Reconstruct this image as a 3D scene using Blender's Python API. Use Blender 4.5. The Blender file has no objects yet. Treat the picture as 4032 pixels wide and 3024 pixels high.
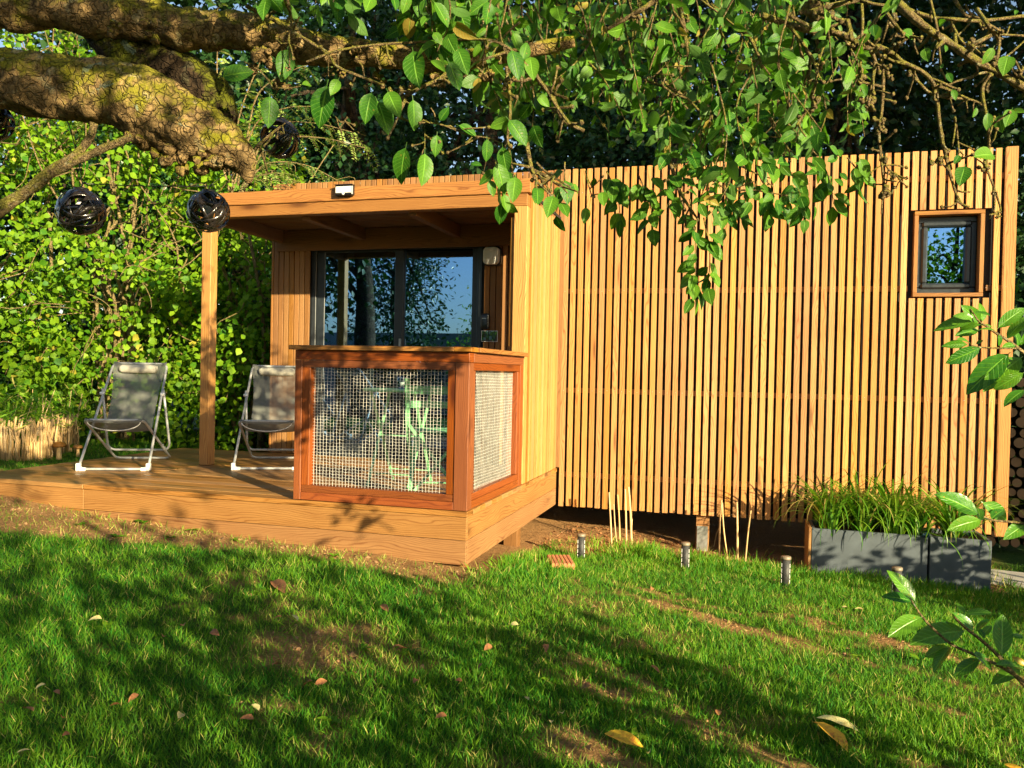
import bpy, math, random
import numpy as np
from mathutils import Vector, Matrix
random.seed(7); RNG = np.random.default_rng(7)
R = math.radians
col = bpy.context.scene.collection

# ------------------------------------------------------------------ camera geometry (measured from the building's own lines)
F_PX = 3155.84; PITCH = -0.0151; YAW = 0.2807; ROLL = 0.0206
CAM = np.array([1.592, -4.584, 0.8547])
_c, _s = math.cos(YAW), math.sin(YAW)
_fw = np.array([-_s, _c, 0.]); _rt = np.array([_c, _s, 0.]); _up = np.array([0, 0, 1.])
CF = _fw*math.cos(PITCH)+_up*math.sin(PITCH); CU = _up*math.cos(PITCH)-_fw*math.sin(PITCH)
def ray(x, y):
    a2 = (x-2016)/F_PX; b2 = (1512-y)/F_PX
    a = a2*math.cos(ROLL)-b2*math.sin(ROLL); b = a2*math.sin(ROLL)+b2*math.cos(ROLL)
    return CF+_rt*a+CU*b
K = 4032/2212.
def at(x, y, D): return CAM+ray(x*K, y*K)*D               # 2212-wide photo coordinates at a real depth D (metres)
def onz(x, y, z):
    d = ray(x, y); return CAM+d*((z-CAM[2])/d[2])
def ony(x, y, Y):
    d = ray(x, y); return CAM+d*((Y-CAM[1])/d[1])
def proj(P):
    d = np.atleast_2d(P)-CAM; z = d@CF; a = d@_rt; b = d@CU
    z = np.where(np.abs(z) < 1e-6, 1e-6, z)
    return np.stack([(2016+F_PX*(a*math.cos(ROLL)+b*math.sin(ROLL))/z)/K, (1512-F_PX*(-a*math.sin(ROLL)+b*math.cos(ROLL))/z)/K, z], 1)
def in_frame(P, m=0):
    q = proj(P); return (q[:, 2] > .05) & (q[:, 0] > -m) & (q[:, 0] < 2212+m) & (q[:, 1] > -m) & (q[:, 1] < 1659+m)

SUN_AZ = math.atan2(.8, -.6); SUN_EL = R(15.5)
SUN = np.array([math.sin(SUN_AZ)*math.cos(SUN_EL), math.cos(SUN_AZ)*math.cos(SUN_EL), math.sin(SUN_EL)])

# ------------------------------------------------------------------ noise
def _hash(i, j, k, seed):
    h = (i.astype(np.int64)*374761393+j.astype(np.int64)*668265263+k.astype(np.int64)*2147483647+seed*974711) & 0xffffffff
    h = ((h ^ (h >> 13))*1274126177) & 0xffffffff
    return ((h ^ (h >> 16)) & 0xffff)/65535.
def vn(P, scale=1., seed=0):
    P = np.asarray(P, float)*scale; i = np.floor(P).astype(int); f = P-i; f = f*f*(3-2*f); r = 0
    for dx in (0, 1):
        for dy in (0, 1):
            for dz in (0, 1):
                w = (f[:, 0] if dx else 1-f[:, 0])*(f[:, 1] if dy else 1-f[:, 1])*(f[:, 2] if dz else 1-f[:, 2])
                r = r+w*_hash(i[:, 0]+dx, i[:, 1]+dy, i[:, 2]+dz, seed)
    return r
def fbm(P, scale=1., seed=0, o=3):
    r = 0; a = .5; t = 0
    for k in range(o):
        r = r+a*vn(P, scale*2**k, seed+k*17); t += a; a *= .5
    return r/t

# ------------------------------------------------------------------ objects, parents, tags
ORI = {}
def thing(name, label, cat, loc=(0, 0, 0), rz=0, group=None):
    o = bpy.data.objects.new(name, None); col.objects.link(o)
    o.location = loc; o.rotation_euler = (0, 0, rz); o.empty_display_size = .1
    o['label'] = label; o['category'] = cat
    if group: o['group'] = group
    ORI[o.name] = Vector(loc) if rz == 0 else Vector((0, 0, 0))
    return o
def tag(o, label=None, cat=None, group=None, kind=None):
    if label: o['label'] = label
    if cat: o['category'] = cat
    if group: o['group'] = group
    if kind: o['kind'] = kind
    return o
def link_mesh(name, me, mat, parent, local=False):
    o = bpy.data.objects.new(name, me); col.objects.link(o); me.materials.append(mat)
    if parent is not None:
        o.parent = parent
        org = ORI.get(parent.name, Vector((0, 0, 0))); ORI[o.name] = org
        if not local and org.length > 0: me.transform(Matrix.Translation(-org))
    return o
def dup(root, loc, rz, label, group=None):
    r = root.copy(); col.objects.link(r); r.location = loc; r.rotation_euler = (0, 0, rz); r['label'] = label
    if group: r['group'] = group
    for ch in list(root.children):
        c = ch.copy(); col.objects.link(c); c.parent = r
        for g in list(ch.children):
            d = g.copy(); col.objects.link(d); d.parent = c
    return r

class MB:
    """collects boxes, tubes and sheets for ONE part"""
    def __init__(s): s.v = []; s.f = []; s.uv = []; s.r = []; s.sm = []
    def add(s, V, Fc, uvs=None, rnd=None, smooth=False):
        n = len(s.v); rnd = random.random() if rnd is None else rnd
        s.v += [tuple(map(float, p)) for p in V]; s.r += [rnd]*len(V)
        for k, f in enumerate(Fc):
            s.f.append([i+n for i in f]); s.sm.append(smooth)
            s.uv += (uvs[k] if uvs else [(0, 0)]*len(f))
    def obox(s, c, ax, size, rnd=None):
        """oriented box: ax = three unit vectors, size = full lengths; grain runs along the longest"""
        c = np.array(c, float); A = [np.array(a, float) for a in ax]; h = [x/2 for x in size]
        L = int(np.argmax(size)); ou, ov = random.uniform(0, 50), random.uniform(0, 50)
        V = []; loc = []
        for i in (-1, 1):
            for j in (-1, 1):
                for k in (-1, 1):
                    V.append(c+A[0]*h[0]*i+A[1]*h[1]*j+A[2]*h[2]*k); loc.append((h[0]*i, h[1]*j, h[2]*k))
        Fc = [(0, 1, 3, 2), (4, 6, 7, 5), (0, 4, 5, 1), (2, 3, 7, 6), (0, 2, 6, 4), (1, 5, 7, 3)]; nrm = [0, 0, 1, 1, 2, 2]
        uvs = []
        for f, nx in zip(Fc, nrm):
            others = [a for a in range(3) if a != nx]
            if L in others: ua = L; va = [a for a in others if a != L][0]
            else: ua, va = others
            uvs.append([(loc[i][ua]+ou+(0.3*nx if ua != L else 0), loc[i][va]+ov+.17*nx) for i in f])
        s.add(V, Fc, uvs, rnd)
    def box(s, x0, x1, y0, y1, z0, z1, rnd=None):
        s.obox(((x0+x1)/2, (y0+y1)/2, (z0+z1)/2), ((1, 0, 0), (0, 1, 0), (0, 0, 1)), (abs(x1-x0), abs(y1-y0), abs(z1-z0)), rnd)
    def bar(s, a, b, w, t, up=(0, 0, 1), rnd=None):
        """flat bar from a to b; w across, t along 'up'-ish"""
        a = np.array(a, float); b = np.array(b, float); d = b-a; L = np.linalg.norm(d); d /= L
        u = np.array(up, float); sd = np.cross(d, u); sd /= np.linalg.norm(sd); u = np.cross(sd, d)
        s.obox((a+b)/2, (d, sd, u), (L, w, t), rnd)
    def tube(s, pts, rad, n=8, caps=True, rnd=None, closed=False):
        P = np.array(pts, float); m = len(P); rad = np.broadcast_to(np.asarray(rad, float), (m,))
        T = np.gradient(P, axis=0) if m > 2 else np.array([P[1]-P[0]]*2)
        if closed: T = np.roll(P, -1, 0)-np.roll(P, 1, 0)
        T = T/np.maximum(np.linalg.norm(T, axis=1, keepdims=True), 1e-9)
        u = np.cross(T[0], (0, 0, 1.)) if abs(T[0][2]) < .9 else np.cross(T[0], (1., 0, 0)); u /= np.linalg.norm(u)
        V = []; ou = random.uniform(0, 20); ln = 0; us = []
        for i in range(m):
            u = u-T[i]*(u@T[i]); u /= np.linalg.norm(u); w = np.cross(T[i], u)
            if i: ln += np.linalg.norm(P[i]-P[i-1])
            us.append(ln+ou)
            for k in range(n):
                a = 2*math.pi*k/n; V.append(P[i]+(u*math.cos(a)+w*math.sin(a))*rad[i])
        Fc = []; uvs = []
        for i in range(m if closed else m-1):
            i2 = (i+1) % m
            for k in range(n):
                k2 = (k+1) % n; Fc.append((i*n+k, i*n+k2, i2*n+k2, i2*n+k))
                c0, c1 = k/n*2*math.pi*rad[i], (k+1)/n*2*math.pi*rad[i]
                uvs.append([(us[i], c0), (us[i], c1), (us[i2], c1), (us[i2], c0)])
        if caps and not closed:
            Fc += [tuple(range(n))[::-1], tuple(range((m-1)*n, m*n))]; uvs += [[(us[0], 0)]*n, [(us[-1], 0)]*n]
        s.add(V, Fc, uvs, rnd, True)
    def lathe(s, prof, c=(0, 0, 0), n=24, rnd=None):
        V = []; Fc = []
        for (r_, z) in prof:
            for k in range(n):
                a = 2*math.pi*k/n; V.append((c[0]+r_*math.cos(a), c[1]+r_*math.sin(a), c[2]+z))
        for i in range(len(prof)-1):
            for k in range(n): Fc.append((i*n+k, i*n+(k+1) % n, (i+1)*n+(k+1) % n, (i+1)*n+k))
        s.add(V, Fc, None, rnd, True)
    def build(s, name, mat, parent=None, bevel=0, local=False):
        me = bpy.data.meshes.new(name); me.from_pydata(s.v, [], s.f)
        uvl = me.uv_layers.new(name='UVMap'); uvl.data.foreach_set('uv', np.array(s.uv, np.float32).ravel())
        at_ = me.attributes.new('rnd', 'FLOAT', 'POINT'); at_.data.foreach_set('value', np.array(s.r, np.float32))
        me.polygons.foreach_set('use_smooth', np.array(s.sm, bool))
        o = link_mesh(name, me, mat, parent, local)
        if bevel:
            b = o.modifiers.new('edge', 'BEVEL'); b.width = bevel; b.segments = 1; b.limit_method = 'ANGLE'; b.angle_limit = R(50)
        return o

# ------------------------------------------------------------------ leaf clouds (numpy)
def leaf_tpl(n=2, w=.3, fold=.12, curl=.12, stem=0., wave=0., shape=1.):
    """leaf along +x, unit length; rows of left/mid/right"""
    V = []; U = []; Fc = []
    for i in range(n+1):
        t = i/n
        wd = w*math.sin(math.pi*min(1, max(0, t**shape)))**.75 if 0 < i < n else .004
        z = -curl*t*t
        for sd in (-1, 0, 1):
            V.append((stem+t*(1-stem), sd*wd, z+(fold*wd*abs(sd)*2)+(wave*wd*math.sin(t*9+sd) if sd else 0))); U.append((t, sd))
    for i in range(n):
        for k in (0, 1):
            a = i*3+k; Fc.append((a, a+3, a+4, a+1))
    if stem:
        b = len(V); V += [(0, -.008, 0), (0, .008, 0), (stem+.01, .008, 0), (stem+.01, -.008, 0)]; U += [(0, 0)]*4; Fc.append((b, b+1, b+2, b+3))
    return np.array(V), np.array(U), Fc
def kite_tpl(w=.32, fold=.1):
    V = np.array([(0, 0, 0), (.45, -w, fold*w*2), (1, 0, -.06), (.45, w, fold*w*2)]); return V, np.array([(0, 0), (.45, -1), (1, 0), (.45, 1)]), [(0, 1, 2), (0, 2, 3)]
def unit(a): return a/np.maximum(np.linalg.norm(a, axis=-1, keepdims=True), 1e-9)
def cloud_mesh(name, groups, mat, parent=None, kind=None):
    """groups: list of (tpl, P, D, N, S, rnd)"""
    VV = []; UU = []; RR = []; LI = []; LT = []; base = 0
    for tpl, P, D, N, S, rn in groups:
        if len(P) == 0: continue
        tv, tu, tf = tpl; m = len(P); k = len(tv)
        x = unit(D); z = unit(N-(N*x).sum(1, keepdims=True)*x); y = np.cross(z, x)
        S = np.broadcast_to(np.asarray(S, float), (m,))
        W = P[:, None, :]+S[:, None, None]*(tv[None, :, 0, None]*x[:, None]+tv[None, :, 1, None]*y[:, None]+tv[None, :, 2, None]*z[:, None])
        VV.append(W.reshape(-1, 3)); UU.append(np.tile(tu, (m, 1))); RR.append(np.repeat(rn, k))
        off = (np.arange(m)*k+base)
        for f in tf: pass
        q4 = np.array([f for f in tf if len(f) == 4], int).reshape(-1, 4); q3 = np.array([f for f in tf if len(f) == 3], int).reshape(-1, 3)
        if len(q4): LI.append((off[:, None, None]+q4[None]).reshape(-1)); LT.append(np.full(m*len(q4), 4))
        if len(q3): LI.append((off[:, None, None]+q3[None]).reshape(-1)); LT.append(np.full(m*len(q3), 3))
        base += m*k
    V = np.concatenate(VV); U = np.concatenate(UU); Rn = np.concatenate(RR); LI = np.concatenate(LI); LT = np.concatenate(LT)
    me = bpy.data.meshes.new(name); me.vertices.add(len(V)); me.vertices.foreach_set('co', V.astype(np.float32).ravel())
    me.loops.add(len(LI)); me.loops.foreach_set('vertex_index', LI.astype(np.int32))
    me.polygons.add(len(LT)); st = np.concatenate([[0], np.cumsum(LT)[:-1]]); me.polygons.foreach_set('loop_start', st.astype(np.int32))
    me.update(calc_edges=True)
    me.polygons.foreach_set('use_smooth', np.ones(len(LT), bool))
    a = me.attributes.new('rnd', 'FLOAT', 'POINT'); a.data.foreach_set('value', Rn.astype(np.float32))
    uvl = me.uv_layers.new(name='UVMap'); uvl.data.foreach_set('uv', U[LI].astype(np.float32).ravel())
    me.validate()
    o = link_mesh(name, me, mat, parent)
    if kind: o['kind'] = kind
    return o
def rdir(n): return unit(RNG.normal(size=(n, 3)))

# ------------------------------------------------------------------ materials
def new_mat(name):
    m = bpy.data.materials.new(name); m.use_nodes = True; nt = m.node_tree; nt.nodes.clear(); return m, nt
class NT:
    def __init__(s, nt): s.nt = nt; s.out = nt.nodes.new('ShaderNodeOutputMaterial')
    def n(s, t, **kw):
        x = s.nt.nodes.new(t)
        for k, v in kw.items():
            if k in x.inputs.keys() if isinstance(k, str) else False: pass
            setattr(x, k, v)
        return x
    def set(s, sock, v):
        if hasattr(v, 'is_linked') or isinstance(v, bpy.types.NodeSocket): s.nt.links.new(v, sock)
        else:
            try: sock.default_value = v
            except Exception: sock.default_value = (*v, 1)
    def math(s, op, a, b=0., c=None, clamp=False):
        x = s.n('ShaderNodeMath', operation=op); x.use_clamp = clamp; s.set(x.inputs[0], a); s.set(x.inputs[1], b)
        if c is not None: s.set(x.inputs[2], c)
        return x.outputs[0]
    def mix(s, f, a, b, mode='MIX'):
        x = s.n('ShaderNodeMix', data_type='RGBA', blend_type=mode); s.set(x.inputs[0], f); s.set(x.inputs[6], a if not isinstance(a, tuple) else (*a[:3], 1)); s.set(x.inputs[7], b if not isinstance(b, tuple) else (*b[:3], 1)); return x.outputs[2]
    def ramp(s, f, pts):
        x = s.n('ShaderNodeValToRGB'); e = x.color_ramp.elements
        while len(e) < len(pts): e.new(.5)
        for k, (p, c) in enumerate(pts): e[k].position = p; e[k].color = (*c, 1) if len(c) == 3 else c
        s.set(x.inputs[0], f); return x.outputs[0]
    def mr(s, v, a, b, c=0., d=1.):
        x = s.n('ShaderNodeMapRange'); s.set(x.inputs[0], v)
        for k, q in enumerate((a, b, c, d)): x.inputs[k+1].default_value = q
        return x.outputs[0]
    def noise(s, vec, scale, detail=3, rough=.5, dist=0.):
        x = s.n('ShaderNodeTexNoise'); s.set(x.inputs['Vector'], vec); x.inputs['Scale'].default_value = scale; x.inputs['Detail'].default_value = detail
        x.inputs['Roughness'].default_value = rough; x.inputs['Distortion'].default_value = dist; return x.outputs[0]
    def obj(s): return s.n('ShaderNodeTexCoord').outputs['Object']
    def uv(s): return s.n('ShaderNodeTexCoord').outputs['UV']
    def rnd(s): return s.n('ShaderNodeAttribute', attribute_name='rnd').outputs['Fac']
    def comb(s, x, y, z):
        c = s.n('ShaderNodeCombineXYZ'); s.set(c.inputs[0], x); s.set(c.inputs[1], y); s.set(c.inputs[2], z); return c.outputs[0]
    def bump(s, h, st=.3, d=.01):
        b = s.n('ShaderNodeBump'); b.inputs['Strength'].default_value = st; b.inputs['Distance'].default_value = d; s.set(b.inputs['Height'], h); return b.outputs[0]
    def bsdf(s, colr, rough=.5, spec=.4, normal=None, metal=0., **kw):
        p = s.n('ShaderNodeBsdfPrincipled'); s.set(p.inputs['Base Color'], colr if not isinstance(colr, tuple) else (*colr[:3], 1)); s.set(p.inputs['Roughness'], rough)
        s.set(p.inputs['Specular IOR Level'], spec); p.inputs['Metallic'].default_value = metal
        if normal is not None: s.set(p.inputs['Normal'], normal)
        for k, v in kw.items(): s.set(p.inputs[k.replace('_', ' ')], v)
        return p.outputs[0]
    def end(s, sh): s.nt.links.new(sh, s.out.inputs['Surface'])

def wood_mat(name, light, dark, var=.35, knot=.75, kscale=(1.5, 9), rough=.55, grain=1., rednoise=None, wet=0.):
    m, nt = new_mat(name); N = NT(nt)
    sep = N.n('ShaderNodeSeparateXYZ'); N.set(sep.inputs[0], N.uv()); u, v = sep.outputs[0], sep.outputs[1]; r = N.rnd(); rz = N.math('MULTIPLY', r, 37.)
    # knots: cells along the board
    kv = N.comb(N.math('MULTIPLY', u, kscale[0]), N.math('MULTIPLY', v, kscale[1]), rz)
    vor = N.n('ShaderNodeTexVoronoi'); N.set(vor.inputs['Vector'], kv); vor.inputs['Scale'].default_value = 1.; vor.inputs['Randomness'].default_value = 1.
    pick = N.n('ShaderNodeSeparateColor'); N.set(pick.inputs[0], vor.outputs['Color'])
    on = N.math('GREATER_THAN', pick.outputs[0], knot); kd = vor.outputs['Distance']
    near = N.math('MULTIPLY', N.mr(kd, 0., .42, 1., 0.), on)
    # growth rings, bent by slow noise and by the knots
    slow = N.noise(N.comb(N.math('MULTIPLY', u, 1.3), N.math('MULTIPLY', v, 6.), rz), 1., 3, .45)
    med = N.noise(N.comb(N.math('MULTIPLY', u, 2.5), N.math('MULTIPLY', v, 30.), rz), 1., 3, .55)
    ph = N.math('ADD', N.math('MULTIPLY', v, 420.), N.math('ADD', N.math('MULTIPLY', slow, 80.), N.math('MULTIPLY', near, 18.)))
    ring = N.math('POWER', N.math('MULTIPLY_ADD', N.math('SINE', ph), .5, .5), 5.)
    fine = N.noise(N.comb(N.math('MULTIPLY', u, 7.), N.math('MULTIPLY', v, 420.), rz), 1., 2, .6)
    g = N.math('ADD', N.math('MULTIPLY', ring, .36*grain), N.math('ADD', N.math('MULTIPLY', med, .45), N.math('MULTIPLY', fine, .22)))
    c = N.mix(N.mr(g, .2, .85, 0., 1.), light, dark)
    kcol = tuple(x*.38 for x in dark)
    c = N.mix(N.math('MULTIPLY', N.mr(kd, .06, .19, 1., 0.), on), c, kcol)
    c = N.mix(N.math('MULTIPLY', N.mr(near, .25, .9, 0., .5), 1.), c, tuple(x*.8 for x in dark))
    hs = N.n('ShaderNodeHueSaturation'); N.set(hs.inputs['Color'], c)
    N.set(hs.inputs['Value'], N.mr(r, 0., 1., 1-var, 1+var*.55)); r2 = N.math('FRACT', N.math('MULTIPLY', r, 7.31))
    N.set(hs.inputs['Hue'], N.mr(r2, 0., 1., .498, .505)); N.set(hs.inputs['Saturation'], N.mr(N.math('FRACT', N.math('MULTIPLY', r, 13.7)), 0, 1, .94, 1.06))
    cc = hs.outputs[0]
    blot = N.noise(N.obj(), 2.3, 3, .6)
    cc = N.mix(N.mr(blot, .35, .75, 0., .3), cc, N.mix(1., cc, (.62, .5, .42), 'MULTIPLY'))
    ro = N.mr(g, 0., 1., rough, rough+.12)
    if wet:
        wn = N.noise(N.comb(N.math('MULTIPLY', u, .8), N.math('MULTIPLY', v, 9.), 3.3), 1.6, 3, .6)
        wf = N.mr(wn, .56, .63, 0., 1.)
        cc = N.mix(N.math('MULTIPLY', wf, wet), cc, N.mix(1., cc, (.3, .25, .22), 'MULTIPLY')); ro = N.math('SUBTRACT', ro, N.math('MULTIPLY', wf, .22))
    b = N.bump(N.math('ADD', g, N.math('MULTIPLY', fine, .6)), .25, .002)
    N.end(N.bsdf(cc, ro, .35, b)); return m

def leaf_mat(name, a, b, dry, trans=.35, rough=.42, vein=.0, dryp=.9, spec=.4, under=None):
    m, nt = new_mat(name); N = NT(nt); r = N.rnd()
    nz = N.noise(N.obj(), 60., 2, .5)
    f = N.math('ADD', N.math('MULTIPLY', r, .75), N.math('MULTIPLY', nz, .35))
    c = N.mix(N.mr(f, .2, .9), a, b)
    c = N.mix(N.math('MULTIPLY', N.math('GREATER_THAN', r, dryp), .8), c, dry)
    nrm = None
    if vein:
        sep = N.n('ShaderNodeSeparateXYZ'); N.set(sep.inputs[0], N.uv()); t, sd = sep.outputs[0], N.math('ABSOLUTE', sep.outputs[1])
        mid = N.mr(sd, .03, .11, 1., 0.)
        sv = N.math('SINE', N.math('MULTIPLY', N.math('SUBTRACT', t, N.math('MULTIPLY', sd, .22)), 58.)); svm = N.mr(sv, .75, 1., 0., 1.)
        vv = N.math('MAXIMUM', mid, N.math('MULTIPLY', svm, .45))
        c = N.mix(N.math('MULTIPLY', vv, vein), c, tuple(min(1, x*2.2+.03) for x in b))
        blem = N.noise(N.obj(), 140., 2, .6); c = N.mix(N.mr(blem, .68, .74, 0., .8), c, dry)
        nrm = N.bump(N.math('ADD', N.math('MULTIPLY', vv, -1.), N.math('MULTIPLY', nz, 1.2)), .5, .003)
    geo = N.n('ShaderNodeNewGeometry')
    if under: c = N.mix(geo.outputs['Backfacing'], c, under)
    p = N.bsdf(c, rough, spec, nrm)
    tr = N.n('ShaderNodeBsdfTranslucent'); N.set(tr.inputs[0], N.mix(1., c, (1.25, 1.35, .55), 'MULTIPLY'))
    mx = N.n('ShaderNodeMixShader'); mx.inputs[0].default_value = trans; nt.links.new(p, mx.inputs[1]); nt.links.new(tr.outputs[0], mx.inputs[2]); N.end(mx.outputs[0]); return m

def bark_mat(name, base, moss=(.2, .22, .03), lichen=(.42, .4, .28), mossf=.5, scale=14.):
    m, nt = new_mat(name); N = NT(nt); o = N.obj()
    n1 = N.noise(o, scale*1.6, 6, .7, .6); n2 = N.noise(o, scale*.7, 5, .65); n3 = N.noise(o, scale*4, 5, .75); n4 = N.noise(o, scale*1.3, 3, .6)
    c = N.mix(N.mr(n1, .38, .62), tuple(x*.32 for x in base), base)
    geo = N.n('ShaderNodeNewGeometry'); sp = N.n('ShaderNodeSeparateXYZ'); N.set(sp.inputs[0], geo.outputs['Normal'])
    upf = N.mr(sp.outputs[2], -.5, .8, -.06, .16)
    c = N.mix(N.mr(N.math('ADD', n2, upf), .62-.2*mossf, .76-.2*mossf, 0., .85), c, moss)
    c = N.mix(N.mr(n4, .6, .66, 0., .75), c, lichen)
    vc = N.n('ShaderNodeTexVoronoi', feature='DISTANCE_TO_EDGE'); wv = N.n('ShaderNodeVectorMath', operation='ADD'); N.set(wv.inputs[0], o); nn_ = N.n('ShaderNodeTexNoise'); N.set(nn_.inputs['Vector'], o); nn_.inputs['Scale'].default_value = scale*1.5; sc_ = N.n('ShaderNodeVectorMath', operation='SCALE'); N.set(sc_.inputs[0], nn_.outputs['Color']); sc_.inputs['Scale'].default_value = .9/scale; N.set(wv.inputs[1], sc_.outputs[0]); N.set(vc.inputs['Vector'], wv.outputs[0]); vc.inputs['Scale'].default_value = scale*2.6
    crk = N.mr(vc.outputs['Distance'], .0, .09, 1., 0.); c = N.mix(N.math('MULTIPLY', crk, .42), c, tuple(x*.12 for x in base))
    c = N.mix(N.mr(N.noise(o, scale*.8, 3, .7, .6), .66, .7, 0., .7), c, (.24, .32, .24))
    b = N.bump(N.math('SUBTRACT', N.math('ADD', N.math('MULTIPLY', n3, .6), n1), N.math('MULTIPLY', crk, .4)), 1., .025)
    N.end(N.bsdf(c, .9, .15, b)); return m

def plain_mat(name, c, rough=.5, metal=0., spec=.5, nscale=25., nvar=.25, bump=.1, bscale=90.):
    m, nt = new_mat(name); N = NT(nt); o = N.obj()
    n = N.noise(o, nscale, 4, .6); cc = N.mix(N.mr(n, .3, .7), tuple(x*(1-nvar) for x in c), tuple(min(1, x*(1+nvar*.5)) for x in c))
    N.end(N.bsdf(cc, N.mr(n, .3, .7, rough-.06, rough+.06), spec, N.bump(N.noise(o, bscale, 3), bump, .002), metal)); return m

M = {}
M['larch'] = wood_mat('larch_slats', (.61, .305, .100), (.33, .125, .030), .26, .42, (1.5, 9), grain=1.3)
M['screen'] = wood_mat('screen_slats', (.46, .245, .075), (.32, .145, .034), .2, .9, (1.2, 12))
M['pine'] = wood_mat('treated_pine_beams', (.36, .16, .035), (.17, .056, .009), .16, .55, (1.6, 6), grain=1.2)
M['porch_shade'] = wood_mat('shaded_porch_boards', (.33, .155, .048), (.20, .08, .020), .25, .62, (1.5, 8))  # brown stained boards, darkened further to imitate shade under the porch roof
M['deckwood'] = wood_mat('deck_boards', (.38, .195, .064), (.24, .10, .026), .24, .75, (1., 6), rough=.5, wet=.8)
M['fascia'] = wood_mat('deck_fascia', (.34, .17, .053), (.18, .068, .016), .12, .5, (1.3, 5), grain=1.2)
M['redwood'] = wood_mat('stained_railing', (.25, .068, .016), (.12, .025, .007), .2, .62, (1.6, 7), rough=.42)
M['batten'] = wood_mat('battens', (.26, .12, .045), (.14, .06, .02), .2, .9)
M['cane'] = wood_mat('dry_canes', (.74, .52, .25), (.52, .31, .12), .3, 2.)
M['blk'] = plain_mat('black_membrane', (.006, .006, .006), .8)
M['anthracite'] = plain_mat('anthracite_frame', (.022, .028, .034), .38)
M['grey_metal'] = plain_mat('light_grey_tube', (.42, .42, .41), .38, .15, .5)
M['galv'] = plain_mat('galvanised_steel', (.42, .43, .42), .42, .7)
M['wire'] = plain_mat('pale_mesh_wire', (.80, .78, .72), .35, .2)
M['green'] = plain_mat('mint_green_paint', (.20, .50, .24), .45)
M['white'] = plain_mat('white_plastic', (.75, .74, .70), .35, nvar=.05)
M['blackpl'] = plain_mat('black_plastic', (.012, .012, .013), .3)
M['lantern'] = plain_mat('glossy_black_lantern', (.018, .014, .013), .18, spec=.7)
M['planter'] = plain_mat('slate_grey_planter', (.075, .092, .108), .6, nscale=6, nvar=.3)
M['brick'] = plain_mat('clay_brick', (.52, .20, .09), .8, nscale=40, bump=.5)
M['slab'] = plain_mat('concrete_slab', (.42, .38, .33), .85, nscale=12, bump=.4)
M['pillow'] = plain_mat('grey_pillow_cloth', (.46, .43, .35), .8, bump=.3, bscale=500)
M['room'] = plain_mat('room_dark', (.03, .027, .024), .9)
M['fence'] = plain_mat('grey_concrete_panels', (.34, .36, .33), .85, nscale=3)
M['endgrain'] = plain_mat('log_ends', (.22, .125, .06), .85, nscale=30)
M['stone'] = plain_mat('speckled_dark_stone', (.035, .035, .034), .6, nscale=220, nvar=.9, bump=.4)
M['capm'] = plain_mat('bollard_cap', (.20, .16, .11), .5)
M['crumb'] = plain_mat('soil_crumbs', (.40, .22, .095), .95, nscale=80, nvar=.6)
M['soil'] = plain_mat('potting_soil', (.03, .02, .012), .95, nscale=60, bump=.8)
def curtain_m():
    m, nt = new_mat('sheer_curtain'); N = NT(nt); p = N.bsdf((.55, .53, .47), .9, .1); t = N.n('ShaderNodeBsdfTranslucent'); N.set(t.inputs[0], (.5, .5, .45))
    x = N.n('ShaderNodeMixShader'); x.inputs[0].default_value = .4; nt.links.new(p, x.inputs[1]); nt.links.new(t.outputs[0], x.inputs[2]); N.end(x.outputs[0]); return m
M['curtain'] = curtain_m()
def glass_m(name='window_glass', boost=1.0, tint=(.55, .6, .6)):
    m, nt = new_mat(name); N = NT(nt); g = N.n('ShaderNodeBsdfGlossy'); g.inputs['Roughness'].default_value = .004; g.inputs['Color'].default_value = (.30, .58, 1., 1)  # blue in the reflection colour imitates a bluer mirrored sky
    t = N.n('ShaderNodeBsdfTransparent'); t.inputs[0].default_value = (*tint, 1)
    f = N.n('ShaderNodeFresnel'); f.inputs[0].default_value = 1.5
    x = N.n('ShaderNodeMixShader'); nt.links.new(N.math('ADD', N.math('MULTIPLY', f.outputs[0], 2.6), .44*boost, clamp=True), x.inputs[0])
    nt.links.new(t.outputs[0], x.inputs[1]); nt.links.new(g.outputs[0], x.inputs[2]); N.end(x.outputs[0]); return m
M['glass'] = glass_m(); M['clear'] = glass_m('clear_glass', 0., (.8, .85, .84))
def mesh_cloth():
    m, nt = new_mat('sling_mesh_fabric'); N = NT(nt); n = N.noise(N.obj(), 30, 3)
    p = N.bsdf(N.mix(N.mr(n, .3, .7), (.145, .15, .14), (.19, .195, .18)), .8, .1)
    t = N.n('ShaderNodeBsdfTransparent'); x = N.n('ShaderNodeMixShader'); x.inputs[0].default_value = .27
    nt.links.new(p, x.inputs[1]); nt.links.new(t.outputs[0], x.inputs[2]); N.end(x.outputs[0]); return m
M['sling'] = mesh_cloth()
M['apple'] = leaf_mat('apple_leaves', (.022, .110, .007), (.105, .24, .014), (.34, .20, .04), .34, .46, .5, .95, under=(.075, .17, .03), spec=.28)
M['hazel'] = leaf_mat('hazel_leaves', (.026, .13, .005), (.235, .375, .012), (.38, .30, .04), .34, .55, 0., .975, spec=.25)
M['robinia'] = leaf_mat('pinnate_leaves', (.16, .27, .04), (.36, .44, .12), (.40, .30, .08), .34, .5)
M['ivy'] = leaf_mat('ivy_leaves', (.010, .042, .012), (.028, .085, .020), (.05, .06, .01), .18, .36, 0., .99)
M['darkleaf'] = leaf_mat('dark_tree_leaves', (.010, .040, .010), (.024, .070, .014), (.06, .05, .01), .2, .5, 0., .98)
M['laurel'] = leaf_mat('laurel_leaves', (.026, .145, .008), (.115, .27, .014), (.45, .27, .03), .30, .30, .55, .97, spec=.5, under=(.20, .30, .10))
M['daylily'] = leaf_mat('strap_leaves', (.035, .17, .008), (.20, .33, .02), (.50, .36, .12), .30, .4, 0., .88)
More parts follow.
